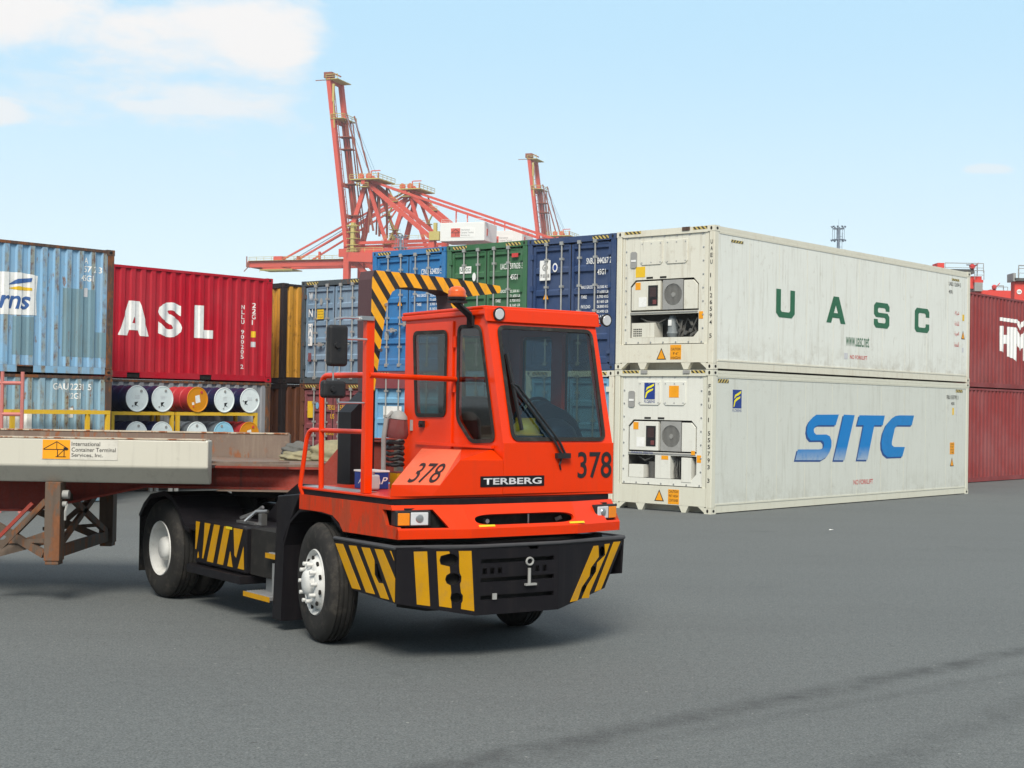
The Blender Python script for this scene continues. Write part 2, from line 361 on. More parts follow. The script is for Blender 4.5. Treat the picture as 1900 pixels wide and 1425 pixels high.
LINES = [mkline((-0.43, 8.62), (4.57, 13.25), 0.24, 0.62), mkline((0.5, 9.15), (4.7, 12.6), 0.16, 0.25), mkline((3.0, 9.9), (4.4, 11.6), 0.28, 0.35)]
M['asphalt'] = asphalt()

g = MB(); g.quad((-1500, -300, 0), (1500, -300, 0), (1500, 2500, 0), (-1500, 2500, 0))
tag(g.build('ground', M['asphalt']), kind='structure')

# ------------------------------------------------------------------ lettering
def text_mesh(body, bold=0.0):
    cu = bpy.data.curves.new('t', 'FONT'); cu.body = body; cu.size = 1.0; cu.offset = bold; cu.resolution_u = 4; cu.fill_mode = 'FRONT'
    ob = bpy.data.objects.new('t', cu); COL.objects.link(ob)
    dg = bpy.context.evaluated_depsgraph_get(); me = bpy.data.meshes.new_from_object(ob.evaluated_get(dg))
    bpy.data.objects.remove(ob); bpy.data.curves.remove(cu)
    return me
def place_uv(bm, o, U, V, N, lift, cor):
    """2D mesh coords -> 3D local; cor: function of distance along U giving extra depth, with breaks to cut at"""
    o = Vector(o); U = Vector(U); V = Vector(V); N = Vector(N)
    if cor:
        x0 = min(v.co.x for v in bm.verts); x1 = max(v.co.x for v in bm.verts)
        base = o.dot(U); per = cor
        for k in range(int((x0+base)/per)-1, int((x1+base)/per)+2):
            for fr in CB:
                xc = (k+fr)*per - base
                if x0 < xc < x1:
                    bmesh.ops.bisect_plane(bm, geom=bm.verts[:]+bm.edges[:]+bm.faces[:], plane_co=(xc, 0, 0), plane_no=(1, 0, 0))
    for v in bm.verts:
        d = lift
        if cor: d = lift - corr_depth((v.co.x + o.dot(U))/cor)
        v.co = o + U*v.co.x + V*v.co.y + N*d
CB = (0.0, 0.25, 0.37, 0.75, 0.87)
def corr_depth(s):
    s = s - math.floor(s)
    D = 0.036
    if s < 0.25: return 0.0
    if s < 0.37: return D*(s-0.25)/0.12
    if s < 0.75: return D
    if s < 0.87: return D*(0.87-s)/0.12
    return 0.0
def lettering(name, body, o, U, V, w, h, mat, parent, bold=0.01, lift=0.004, cor=None, shear=0, keep=False):
    me = text_mesh(body, bold)
    bm = bmesh.new(); bm.from_mesh(me); bpy.data.meshes.remove(me)
    xs = [v.co.x for v in bm.verts]; ys = [v.co.y for v in bm.verts]
    if not xs: bm.free(); return None
    x0, x1, y0, y1 = min(xs), max(xs), min(ys), max(ys)
    sx = w/(x1-x0); sy = h/(y1-y0)
    if keep: sx = sy = min(sx, sy)
    for v in bm.verts: v.co.x = (v.co.x-x0)*sx; v.co.y = (v.co.y-y0)*sy; v.co.z = 0; v.co.x += shear*v.co.y
    N_ = Vector(U).cross(Vector(V))
    place_uv(bm, o, U, V, N_, lift, cor)
    m2 = bpy.data.meshes.new(name); bm.to_mesh(m2); bm.free(); m2.materials.append(mat)
    ob = bpy.data.objects.new(name, m2); COL.objects.link(ob); ob.parent = parent
    return ob
def polys2d(name, polys, o, U, V, mats, parent, lift=0.004, cor=None):
    """list of (points2D, mat index)"""
    bm = bmesh.new(); 
    for k, (pts, mi) in enumerate(polys):
        vs = [bm.verts.new((p[0], p[1], 0)) for p in pts]
        for t in tessellate_polygon([[Vector((p[0], p[1], 0)) for p in pts]]):
            try: f = bm.faces.new([vs[i] for i in t]); f.material_index = mi
            except ValueError: pass
        for v in vs: v.co.z = 0.0007*k
    N_ = Vector(U).cross(Vector(V))
    place_uv(bm, o, U, V, N_, lift, cor) if not any(v.co.z for v in bm.verts) else _place_layers(bm, o, U, V, N_, lift, cor)
    m2 = bpy.data.meshes.new(name); bm.to_mesh(m2); bm.free()
    for m in (mats if isinstance(mats, (list, tuple)) else [mats]): m2.materials.append(m)
    ob = bpy.data.objects.new(name, m2); COL.objects.link(ob); ob.parent = parent
    return ob
def _place_layers(bm, o, U, V, N_, lift, cor):
    U = Vector(U); V = Vector(V); o = Vector(o); base = o.dot(U)
    if cor:
        x0 = min(v.co.x for v in bm.verts); x1 = max(v.co.x for v in bm.verts)
        for k in range(int((x0+base)/cor)-1, int((x1+base)/cor)+2):
            for fr in CB:
                xc = (k+fr)*cor - base
                if x0 < xc < x1: bmesh.ops.bisect_plane(bm, geom=bm.verts[:]+bm.edges[:]+bm.faces[:], plane_co=(xc, 0, 0), plane_no=(1, 0, 0))
    for v in bm.verts:
        d = lift + v.co.z - (corr_depth((v.co.x+base)/cor) if cor else 0)
        v.co = o + U*v.co.x + V*v.co.y + N_*d
def stroke(pts, w):
    """outline polygon of a thick open polyline with mitred joints"""
    P = [Vector((p[0], p[1])) for p in pts]; n = len(P); Lf = []; Rt = []
    for i in range(n):
        if i == 0: d = (P[1]-P[0]).normalized(); nn = Vector((-d.y, d.x)); k = 1
        elif i == n-1: d = (P[-1]-P[-2]).normalized(); nn = Vector((-d.y, d.x)); k = 1
        else:
            d1 = (P[i]-P[i-1]).normalized(); d2 = (P[i+1]-P[i]).normalized()
            a = Vector((-d1.y, d1.x)); b = Vector((-d2.y, d2.x)); nn = (a+b).normalized(); k = 1/max(0.35, nn.dot(a))
        Lf.append(P[i]+nn*w/2*k); Rt.append(P[i]-nn*w/2*k)
    return [tuple(p) for p in Lf + Rt[::-1]]

# ------------------------------------------------------------------ containers
NX, NY, YAW = 4.0137, 29.753, 0.858545
CA, SA = math.cos(YAW), math.sin(YAW)
def grid(a, b, z=0): return (NX + CA*a - SA*b, NY + SA*a + CA*b, z)
PER = 0.2775
def corr_wall(mb, x0, x1, y, z0, z1, sgn=1, per=PER):
    """corrugated wall in plane y, facing -y when sgn=1; depth goes to +y*sgn"""
    xs = [x0]; k = int(x0/per)-1
    while k*per < x1:
        for fr in CB:
            xx = (k+fr)*per
            if x0 < xx < x1: xs.append(xx)
        k += 1
    xs.append(x1)
    lo = [mb.P((x, y + sgn*corr_depth(x/per), z0)) for x in xs]; hi = [mb.P((x, y + sgn*corr_depth(x/per), z1)) for x in xs]
    for i in range(len(xs)-1): mb.face([lo[i], lo[i+1], hi[i+1], hi[i]])
def casting(p, dx, dy, dz, root, mats, lab=None):
    """corner casting with oval holes; p is the outer corner, d* point inwards"""
    mb = MB(); x, y, z = p
    e = 0.004
    a = (x - dx*e, y - dy*e, z - dz*e*0); b = (x + dx*0.178, y + dy*0.162, z + dz*0.118)
    mb.box(tuple(min(i, j) for i, j in zip(a, b)), tuple(max(i, j) for i, j in zip(a, b)), 0)
    # holes as dark inset ovals just proud
    def oval(c, U, V, rw, rh):
        c = Vector(c); U = Vector(U); V = Vector(V)
        mb.mi = 1; mb.face([mb.P(c + U*rw*math.cos(t*math.pi/5) + V*rh*math.sin(t*math.pi/5)) for t in range(10)])
    oval((x + dx*0.089, y - dy*(e+0.0015), z + dz*0.059), (1, 0, 0), (0, 0, 1), 0.04, 0.030)
    oval((x - dx*(e+0.0015), y + dy*0.081, z + dz*0.059), (0, 1, 0), (0, 0, 1), 0.026, 0.038)
    mb.build('corner_casting', mats, root)
def door_leaf(root, y0, y1, H, mat, gask, nrec):
    mb = MB(); z0, z1 = 0.17, H-0.17
    X = 0.045
    ya, yb = y0+0.06, y1-0.06
    # face with recessed panels, profile along z
    hrec = (z1-z0-0.10*(nrec+1))/nrec; prof = [(z0, X)]
    z = z0+0.10
    for k in range(nrec):
        prof += [(z, X), (z+0.035, X+0.045), (z+hrec-0.035, X+0.045), (z+hrec, X)]; z += hrec+0.10
    prof.append((z1, X))
    a = [mb.P((x, ya, zz)) for zz, x in prof]; b = [mb.P((x, yb, zz)) for zz, x in prof]
    for i in range(len(prof)-1): mb.face([a[i], a[i+1], b[i+1], b[i]])
    mb.box((X-0.012, y0, z0), (X+0.05, ya, z1)); mb.box((X-0.012, yb, z0), (X+0.05, y1, z1))
    mb.box((X-0.008, ya, z0-0.02), (X+0.05, yb, z0+0.03)); mb.box((X-0.008, ya, z1-0.03), (X+0.05, yb, z1+0.02))
    # gasket
    mb.box((X-0.016, y0-0.012, z0-0.02), (X+0.02, y0, z1+0.02), 1)
    return mb.build('door', [mat, gask], root)
def lock_bar(root, y, H, mbar, handle=0):
    mb = MB(); mb.cyl((0.005, y, 0.10), (0.005, y, H-0.10), 0.0185, 8)
    for z in (0.10, H-0.17): mb.box((-0.022, y-0.045, z), (0.05, y+0.045, z+0.075))
    for z in (0.55, 1.25, H*0.62, H-0.5): mb.box((-0.018, y-0.045, z), (0.045, y+0.045, z+0.05))
    if handle:
        z = 0.98 + (0.14 if handle > 0 else 0)
        mb.beam((-0.03, y, z), (-0.03, y-0.36*abs(handle)*1.0, z-0.02), 0.018, 0.04)
        mb.box((-0.04, y-0.22, z-0.06), (0.03, y-0.15, z+0.05))
        mb.cyl((-0.04, y-0.3, z-0.01), (0.03, y-0.3, z-0.01), 0.03, 8)
    mb.build('locking_bar', mbar, root)
def hazard_end(root, H, y0, y1, z0):
    mb = MB(); mb.box((-0.006, y0, z0), (0.0, y1, z0+0.075)); mb.build('hazard_marking', M['hz_small'], root)
def container(label, a, b, z, L, H, mat, end='door', post=None, side='corr', group='stacked shipping containers', roofmat=None, pockets=None, nrec=5, gask=None, header=None, sidemat=None, bars=True, rail=None):
    W = 2.438
    root = thing('shipping_container', label, 'shipping container', grid(a, b, z), YAW, group)
    post = post or mat; gask = gask or M['dark']; sm = sidemat or mat
    # posts and rails
    for px in (0, L-0.15):
        for py in (0, W-0.13):
            mb = MB(); mb.box((px, py, 0.118), (px+0.15, py+0.13, H-0.118)); mb.build('corner_post', post, root, bevel=0.012)
    mb = MB()
    pk = pockets or []
    segs = []; x = 0.178
    for c in pk: segs.append((x, c-0.18)); x = c+0.18
    segs.append((x, L-0.178))
    if rail:
        mr_ = MB()
        for s0, s1 in segs: mr_.box((s0, 0.003, 0.022), (s1, 0.007, 0.158))
        mr_.build('bottom_rail', rail, root)
    for s0, s1 in segs: mb.box((s0, 0.008, 0.02), (s1, 0.06, 0.16))
    for c in pk: mb.box((c-0.18, 0.008, 0.135), (c+0.18, 0.06, 0.16))
    mb.box((0.178, W-0.06, 0.02), (L-0.178, W-0.008, 0.16))
    mb.box((0.178, 0.006, H-0.07), (L-0.178, 0.066, H-0.012)); mb.box((0.178, W-0.066, H-0.07), (L-0.178, W-0.006, H-0.012))
    mb.box((0.0 if end != 'none' else 0.30, 0.162, 0.0), (0.12 if end != 'none' else 0.40, W-0.162, 0.14)); mb.box((L-0.12, 0.162, 0.0), (L, W-0.162, 0.14))
    if header is None: mb.box((0.0, 0.162, H-0.13), (0.12, W-0.162, H-0.004))
    mb.box((L-0.12, 0.162, H-0.13), (L, W-0.162, H-0.004))
    mb.build('frame', post, root)
    if header is not None:
        mb = MB(); mb.box((0.0, 0.162, H-0.13), (0.12, W-0.162, H-0.004)); mb.build('door_header', header, root)
    for c in pk:
        mb = MB(); mb.box((c-0.178, 0.03, 0.022), (c+0.178, 0.058, 0.133)); mb.build('forklift_pocket', M['dark'], root)
    cm = [post, M['dark']]
    for px, dx in ((0, 1), (L, -1)):
        for py, dy in ((0, 1), (W, -1)):
            for pz, dz in ((0, 1), (H, -1)): casting((px, py, pz), dx, dy, dz, root, cm)
    # side facing the yard
    mb = MB()
    if side == 'corr': corr_wall(mb, 0.15, L-0.15, 0.012, 0.16, H-0.07)
    else:
        mb.box((0.15, 0.010, 0.16), (L-0.15, 0.05, H-0.07))
    mb.build('side_wall', sm, root)
    mb = MB(); corr_wall(mb, 0.15, L-0.15, W-0.012, 0.16, H-0.07, -1); mb.build('side_wall', mat, root)
    mb = MB(); mb.box((0.12, 0.06, H-0.03), (L-0.12, W-0.06, H-0.022)); mb.build('roof', roofmat or mat, root)
    mb = MB(); mb.M = Matrix(((0, 1, 0, 0), (-1, 0, 0, W), (0, 0, 1, 0), (0, 0, 0, 1)))
    mb.M = Matrix.Translation((L-0.05, 0, 0)) @ Matrix.Rotation(R(90), 4, 'Z')
    corr_wall(mb, 0.13, W-0.13, 0.0, 0.14, H-0.12); mb.build('end_wall', mat, root)
    if end == 'wall':
        mb = MB(); mb.M = Matrix.Translation((0.02, W, 0)) @ Matrix.Rotation(R(-90), 4, 'Z')
        corr_wall(mb, 0.13, W-0.13, 0.0, 0.14, H-0.12); mb.build('end_wall', mat, root)
    if end == 'door':
        door_leaf(root, 0.15, W/2-0.012, H, mat, gask, nrec); door_leaf(root, W/2+0.012, W-0.15, H, mat, gask, nrec)
        if bars:
            for i, y in enumerate((0.55, 0.98, 1.47, 1.90)):
                lock_bar(root, y, H, M['galv'], {1: -0.9, 3: -0.9, 0: 0, 2: 0.9}.get(i, 0) if i in (0, 1, 2, 3) else 0)
        mb = MB()
        for yy in (0.135, W-0.15):
            for k in range(4):
                zz = 0.35 + k*(H-0.8)/3; mb.box((-0.012, yy-0.02, zz), (0.03, yy+0.06, zz+0.11))
        mb.build('door_hinge', post, root)
        mb = MB(); mb.box((-0.004, W-0.62, H-0.10), (0, W-0.19, H-0.03)); mb.box((-0.004, 0.19, H-0.10), (0, 0.62, H-0.03)); mb.build('hazard_marking', M['hz_small'], root)
    return root
UX, UZ, UE = (1, 0, 0), (0, 0, 1), (0, -1, 0)     # side: right is +x; end face: right is -y
def on_end(root, body, y, z, w, h, mat, name='lettering', bold=0.01, x=0.03):
    """left edge at y, bottom at z on an end face"""
    return lettering(name, body, (x, y, z), UE, UZ, w, h, mat, root, bold)
def patch_end(root, y, z, w, h, mat, name='sticker', x=0.028, lift=0.003):
    mb = MB(); mb.box((x-lift, y-w, z), (x, y, z+h)); return mb.build(name, mat, root)
def patch_side(root, x, z, w, h, mat, name='sticker', y=0.008):
    mb = MB(); mb.box((x, y-0.003, z), (x+w, y, z+h)); return mb.build(name, mat, root)
def triangle_end(root, y, z, s, x=0.03):
    mb = MB(); mb.prism([(x, y, z), (x, y-s, z), (x, y-s/2, z+s)], (-0.002, 0, 0), 1)
    mb.prism([(x-0.002, y-s*0.13, z+s*0.07), (x-0.002, y-s*0.87, z+s*0.07), (x-0.002, y-s/2, z+s*0.85)], (-0.002, 0, 0), 0)
    mb.build('warning_sticker', [M['label_orange'], M['blackink']], root)
def vertical_text(root, body, o, U, h, step, mat, name='lettering', cor=None, w=None, rot=False):
    """letters stacked one above another as one mesh"""
    me_all = []
    for i, ch in enumerate(body):
        if ch == ' ': continue
        ob = lettering(name, ch, (o[0], o[1], o[2]-i*step), U, UZ, (w or h*0.62) * (0.35 if ch in '1I' else 1), h, mat, None, 0.012, cor=cor)
        if ob: me_all.append(ob)
    bm = bmesh.new()
    for ob in me_all: bm.from_mesh(ob.data)
    me = bpy.data.meshes.new(name); bm.to_mesh(me); bm.free(); me.materials.append(mat)
    for ob in me_all:
        d = ob.data; bpy.data.objects.remove(ob); bpy.data.meshes.remove(d)
    o2 = bpy.data.objects.new(name, me); COL.objects.link(o2); o2.parent = root
    return o2
exec_after = []
HC, SD, L20, L40 = 2.896, 2.591, 6.058, 12.192
M['c_white'] = paint('reefer_white', (0.73, 0.74, 0.685), 0.5, 0.04, 0.42, (0.30, 0.25, 0.17), rust=0.45, rth=0.69, bump=0.3, grime=0.55)
M['c_white2'] = paint('reefer_pale_grey', (0.60, 0.615, 0.56), 0.5, 0.04, 0.34, (0.26, 0.24, 0.17), rust=0.3, rth=0.72, bump=0.25, grime=0.4)
M['c_panel'] = paint('machinery_panel_white', (0.66, 0.645, 0.56), 0.5, 0.05, 0.5, (0.30, 0.24, 0.16), rust=0.5, rth=0.68, bump=0.2, grime=0.45)
M['c_panel2'] = paint('machinery_panel_clean', (0.68, 0.68, 0.62), 0.5, 0.04, 0.25, (0.30, 0.26, 0.2), rust=0.25, rth=0.72, bump=0.2)
M['c_cream'] = paint('reefer_cream', (0.66, 0.635, 0.53), 0.5, 0.05, 0.3, (0.32, 0.2, 0.1), rust=0.7, rth=0.64)
M['c_cream2'] = paint('reefer_frame_cream', (0.62, 0.61, 0.51), 0.5, 0.05, 0.2, (0.3, 0.22, 0.12), rust=0.35, rth=0.68)
M['c_navy'] = paint('navy_paint', (0.022, 0.05, 0.135), 0.5, 0.1, 0.25, (0.10, 0.11, 0.14), rust=0.25, rth=0.72, fade=0.10, grime=0.35)
M['c_green'] = paint('green_paint', (0.035, 0.13, 0.055), 0.5, 0.1, 0.25, (0.12, 0.12, 0.09), rust=0.25, rth=0.7, fade=0.10, grime=0.35)
M['c_blue'] = paint('bright_blue_paint', (0.018, 0.16, 0.40), 0.5, 0.1, 0.2, (0.12, 0.16, 0.22), rust=0.2, rth=0.72, fade=0.10, grime=0.35)
M['c_greyblue'] = paint('grey_blue_paint', (0.17, 0.26, 0.36), 0.6, 0.12, 0.4, (0.10, 0.10, 0.11), rust=0.5, rth=0.62, fade=0.3, grime=0.35)
M['c_maroon'] = paint('maroon_paint', (0.20, 0.045, 0.055), 0.6, 0.12, 0.3, (0.07, 0.04, 0.035), rust=0.4, rth=0.66, fade=0.12, grime=0.35)
M['c_sky'] = paint('light_blue_paint', (0.16, 0.36, 0.55), 0.55, 0.08, 0.2, (0.12, 0.14, 0.16), rust=0.2, rth=0.7, grime=0.35)
M['c_asl'] = paint('crimson_paint', (0.43, 0.007, 0.022), 0.5, 0.07, 0.18, (0.22, 0.05, 0.05), rust=0.1, rth=0.75, fade=0.05, spec=0.12, grain=0.02, grime=0.18)
M['c_hmm'] = paint('brown_red_paint', (0.24, 0.032, 0.032), 0.6, 0.10, 0.25, (0.10, 0.03, 0.025), rust=0.2, rth=0.72, fade=0.1, grime=0.35)
M['c_bluerust'] = paint('faded_blue_rusty', (0.20, 0.40, 0.60), 0.6, 0.10, 0.5, (0.22, 0.20, 0.15), rust=0.95, rth=0.60, rcol=(0.14, 0.07, 0.035), fade=0.2, ribs=0.9)
M['c_bluerust2'] = paint('faded_blue_rustier', (0.21, 0.37, 0.48), 0.65, 0.12, 0.6, (0.2, 0.18, 0.12), rust=0.95, rth=0.57, rcol=(0.14, 0.07, 0.035), fade=0.25, ribs=1.0)
M['c_rustpost'] = paint('rusty_post', (0.08, 0.05, 0.04), 0.75, 0.3, 0.5, (0.25, 0.2, 0.12), rust=0.9, rth=0.5)
M['c_grey'] = paint('dull_grey_paint', (0.24, 0.25, 0.27), 0.6, 0.08, 0.3, (0.15, 0.11, 0.08), rust=0.5, rth=0.66, grime=0.35)
M['c_yb'] = paint('yellow_black_weathered', (0.55, 0.26, 0.02), 0.6, 0.15, 0.9, (0.03, 0.022, 0.015), rust=0.6, rth=0.56, rcol=(0.07, 0.03, 0.012))
M['c_brown'] = paint('rust_brown_paint', (0.13, 0.05, 0.028), 0.7, 0.25, 0.6, (0.03, 0.02, 0.02), rust=0.7, rth=0.52, rcol=(0.10, 0.035, 0.012))
M['c_darkpost'] = paint('dark_rusty_post', (0.028, 0.022, 0.024), 0.7, 0.3, 0.4, (0.1, 0.05, 0.03), rust=0.6, rth=0.6)
M['c_greybluepost'] = paint('grey_blue_frame', (0.06, 0.075, 0.085), 0.65, 0.2, 0.4, (0.05, 0.04, 0.035), rust=0.7, rth=0.56)
M['c_roof'] = paint('roof_paint', (0.3, 0.3, 0.3), 0.6)

# --- the two refrigerated containers at the corner
def reefer(label, z, wall, frame, panel, upper):
    L, H, W = L40, HC, 2.438
    root = container(label, 0, 0, z, L, H, wall, end='none', post=frame, side='flat')
    # faint vertical panel joints and ribs
    mb = MB()
    for k in range(1, 10):
        x = 0.15 + k*(L-0.3)/10; mb.box((x-0.004, 0.0075, 0.2), (x+0.004, 0.010, H-0.13))
    mb.build('panel_joint', frame, root)
    mb = MB(); mb.box((0.18, 0.0, 0.17), (L-0.18, 0.010, 0.20)); mb.box((0.18, 0.0, H-0.155), (L-0.18, 0.010, H-0.135)); mb.build('side_rail', frame, root)
    mb = MB(); mb.box((0.178, 0.004, H-0.13), (L-0.178, 0.03, H-0.074)); mb.build('top_rail', frame, root)
    # ---- machinery end, facing -x (local y runs to the left seen from outside)
    f = lambda u, v: (0.03, u, v)
    rect = lambda y0, y1, z0, z1: [(y0, z0), (y1, z0), (y1, z1), (y0, z1)]
    def cham(y0, y1, z0, z1, c=(0, 0, 0, 0)):
        p = []
        p += [(y0+c[0], z0), (y1-c[1], z0)] if True else []
        if c[1]: p.append((y1, z0+c[1]))
        p += [(y1, z1-c[2])]
        if c[2]: p.append((y1-c[2], z1))
        p += [(y0+c[3], z1)]
        if c[3]: p.append((y0, z1-c[3]))
        if c[0]: p.append((y0, z0+c[0]))
        return [q for i, q in enumerate(p) if q != p[i-1]]
    mb = MB(); mb.slab([rect(0.24, 2.24, 0.53, 2.79), cham(0.38, 2.09, 1.20, 1.865, (0, 0, 0.13, 0.13)), cham(0.38, 2.09, 0.66, 1.14, (0.12, 0, 0, 0))], f, (0.03, 0, 0))
    mb.build('machinery_panel', panel, root)
    mb = MB(); mb.box((0.001, 0.13, 0.14), (0.02, 2.31, 0.515)); mb.box((0.001, 0.13, 2.80), (0.06, 2.31, 2.84)); mb.box((0.02, 0.15, 0.515), (0.06, 0.235, 2.80)); mb.box((0.02, 2.245, 0.515), (0.06, 2.29, 2.80)); mb.build('end_frame', frame, root)
    mb = MB()
    for yy in (0.66, 1.74): mb.prism([(0.005, yy-0.12, 0.14), (0.005, yy+0.12, 0.14), (0.005, yy+0.05, 0.0), (0.005, yy-0.05, 0.0)], (0.1, 0, 0))
    mb.prism([(0.005, 0.165, 0.14), (0.005, 0.32, 0.14), (0.005, 0.165, 0.02)], (0.1, 0, 0)); mb.prism([(0.005, 2.273, 0.14), (0.005, 2.12, 0.14), (0.005, 2.273, 0.02)], (0.1, 0, 0))
    mb.build('bottom_gusset', frame, root)
    # bolts round the panel
    mb = MB()
    for k in range(7):
        for zz in (0.56, 2.745): mb.cyl((0.018, 0.30+k*0.313, zz), (0.032, 0.30+k*0.313, zz), 0.017, 8)
    for k in range(1, 8):
        for yy in (0.275, 2.20): mb.cyl((0.018, yy, 0.56+k*0.273), (0.032, yy, 0.56+k*0.273), 0.017, 8)
    mb.build('panel_bolt', M['alu'], root)
    # dark interior
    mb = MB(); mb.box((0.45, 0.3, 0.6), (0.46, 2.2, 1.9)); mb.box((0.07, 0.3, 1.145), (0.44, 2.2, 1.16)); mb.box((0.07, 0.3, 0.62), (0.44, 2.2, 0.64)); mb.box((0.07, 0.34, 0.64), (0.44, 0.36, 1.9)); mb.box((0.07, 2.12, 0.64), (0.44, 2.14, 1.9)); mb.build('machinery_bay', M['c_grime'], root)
    # access hatches
    for (y0, y1) in ((0.66, 1.20), (1.28, 1.84)):
        mb = MB(); mb.prism([(0.012, y, zz) for y, zz in cham(y0, y1, 2.17, 2.66, (0.05, 0.05, 0.0, 0.0))], (0.02, 0, 0)); h = mb.build('access_hatch', panel, root, bevel=0.006)
        mb = MB()
        for yy in (y0+0.05, (y0+y1)/2, y1-0.05):
            for zz in (2.22, 2.61): mb.cyl((0.004, yy, zz), (0.012, yy, zz), 0.013, 6)
        mb.build('hatch_bolt', M['alu'], h)
    mb = MB(); mb.prism([(0.01, y, zz) for y, zz in cham(1.93, 2.09, 2.12, 2.46, (0.03, 0.03, 0.03, 0.03))], (0.02, 0, 0), 0); mb.box((0.004, 1.95, 2.25), (0.012, 2.07, 2.29), 1); mb.build('data_plate', [M['c_midgrey'], M['white']], root)
    for yy in (1.18, 1.52):
        mb = MB(); mb.box((0.022, yy, 1.885), (0.029, yy+0.16, 1.92)); mb.build('vent_slot', M['dark'], root)
    # control box, fan, right cover
    mb = MB(); mb.prism([(0.015, y, zz) for y, zz in cham(1.32, 2.05, 1.23, 1.83, (0, 0, 0.12, 0))], (0.3, 0, 0)); cb = mb.build('control_box', panel, root, bevel=0.008)
    mb = MB(); mb.box((0.006, 1.38, 1.32), (0.015, 1.62, 1.74), 0); mb.box((0.003, 1.42, 1.50), (0.006, 1.58, 1.70), 1); mb.box((0.003, 1.41, 1.35), (0.006, 1.50, 1.44), 2); mb.build('control_screen', [M['plastic'], M['c_screen'], M['c_dullred'] if 'c_dullred' in M else M.setdefault('c_dullred', flat('dull_red', (0.16, 0.05, 0.05), 0.5))], cb, bevel=0)
    mb = MB()
    mb.slab([rect(0.76, 1.26, 1.23, 1.84), [(1.01+0.225*math.cos(t*math.pi/12), 1.535+0.225*math.sin(t*math.pi/12)) for t in range(24)]], lambda u, v: (0.02, u, v), (0.02, 0, 0))
    fg = mb.build('fan_housing', M['c_midgrey'], root)
    mb = MB()
    for k in range(15):
        yy = 0.80+k*0.03; hh = math.sqrt(max(0.0, 0.228**2-(yy-1.01)**2))
        if hh > 0.02: mb.box((0.026, yy-0.005, 1.535-hh), (0.032, yy+0.005, 1.535+hh))
    mb.cyl((0.03, 1.01, 1.535), (0.05, 1.01, 1.535), 0.05, 12)
    mb.build('fan_grille', M['c_fan'], fg)
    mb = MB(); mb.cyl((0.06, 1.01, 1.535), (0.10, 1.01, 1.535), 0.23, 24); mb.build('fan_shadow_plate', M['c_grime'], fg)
    mb = MB(); mb.prism([(0.02, y, zz) for y, zz in cham(0.41, 0.74, 1.23, 1.82, (0, 0, 0, 0.10))], (0.3, 0, 0)); mb.build('side_cover', panel, root, bevel=0.006)
    mb = MB(); mb.box((0.016, 0.40, 1.165), (0.024, 2.08, 1.19)); mb.build('cover_strip', M['c_midgrey'], root)
    # compressor bay
    if upper:
        mb = MB(); mb.box((0.05, 1.48, 0.665), (0.35, 2.06, 0.97), 0)
        for i in range(5):
            for j in range(4): mb.box((0.046, 1.80+i*0.045, 0.69+j*0.045), (0.05, 1.83+i*0.045, 0.715+j*0.045), 1)
        mb.build('inverter_box', [panel, M['dark']], root)
        mb = MB(); mb.lathe([(0, 0.10), (0.08, 0.13), (0.14, 0.105), (0.36, 0.105), (0.44, 0.07), (0.46, 0.02)], (0.2, 1.12, 0.665), (0, 0, 1), 16, 0); mb.box((0.085, 1.08, 0.9), (0.096, 1.16, 1.02), 1)
        mb.build('compressor', [M['c_comp'], M['white']], root)
        mb = MB(); rnd = random.Random(3)
        for k in range(9):
            y0 = 0.48+rnd.random()*0.5; pts = [(0.12+rnd.random()*0.1, y0, 0.68)]
            for q in range(3): pts.append((0.1+rnd.random()*0.15, pts[-1][1]+rnd.uniform(-0.1, 0.1), pts[-1][2]+0.08+rnd.random()*0.06))
            mb.tube(pts, 0.012+rnd.random()*0.012, 6)
        mb.tube([(0.15, 1.9, 1.08), (0.1, 1.7, 1.0), (0.12, 1.4, 0.97), (0.15, 1.25, 1.05)], 0.016, 6)
        for k in range(4): mb.cyl((0.12, 0.5+k*0.13, 0.75+0.05*(k % 2)), (0.22, 0.5+k*0.13, 0.75+0.05*(k % 2)), 0.045, 10)
        mb.build('refrigerant_pipes', M['c_pipe'], root)
    else:
        mb = MB(); mb.box((0.04, 1.70, 0.665), (0.35, 2.07, 0.93)); mb.build('inverter_box', panel, root, bevel=0.006)
        mb = MB(); mb.box((0.03, 1.02, 0.665), (0.30, 1.40, 1.138)); mb.build('receiver_cover', panel, root, bevel=0.006)
        mb = MB(); mb.box((0.02, 0.50, 0.61), (0.30, 0.74, 1.11)); mb.build('transformer_cover', panel, root, bevel=0.006)
        mb = MB(); mb.cyl((0.2, 1.55, 0.66), (0.2, 1.55, 1.0), 0.10, 14); mb.tube([(0.15, 1.9, 1.1), (0.1, 1.7, 1.02), (0.12, 1.5, 1.1)], 0.016, 6)
        for k in range(4): mb.tube([(0.15, 0.80+k*0.05, 0.66), (0.1, 0.78+k*0.06, 0.85), (0.15, 0.82+k*0.04, 1.13)], 0.014, 6)
        mb.build('compressor', M['c_pipe'], root)
        patch_end(root, 1.24, 1.055, 0.17, 0.08, M['label_orange'], x=0.029)
        patch_end(root, 0.50, 1.17, 0.09, 0.085, M['label_orange'], x=0.015)
    # orange stickers and writing on the end
    triangle_end(root, 1.38, 0.20, 0.24, 0.0)
    st = patch_end(root, 1.04, 0.155 if not upper else 0.20, 0.27, 0.30, M['label_orange'], x=0.001)
    for i, s in enumerate(('CAUTION', "9'-6\"", 'HIGH') if upper else ('CAUTION', '9\'6" HIGH', 'CONTAINER')):
        lettering('lettering', s, (-0.002, 1.02 if i != 1 or not upper else 0.97, 0.385-0.09*i), UE, UZ, 0.23 if i != 1 or not upper else 0.13, 0.055, M['blackink'], root, 0.01, 0.001)
    patch_end(root, 0.37, 1.02, 0.10, 0.15, M['label_orange'], x=0.029)
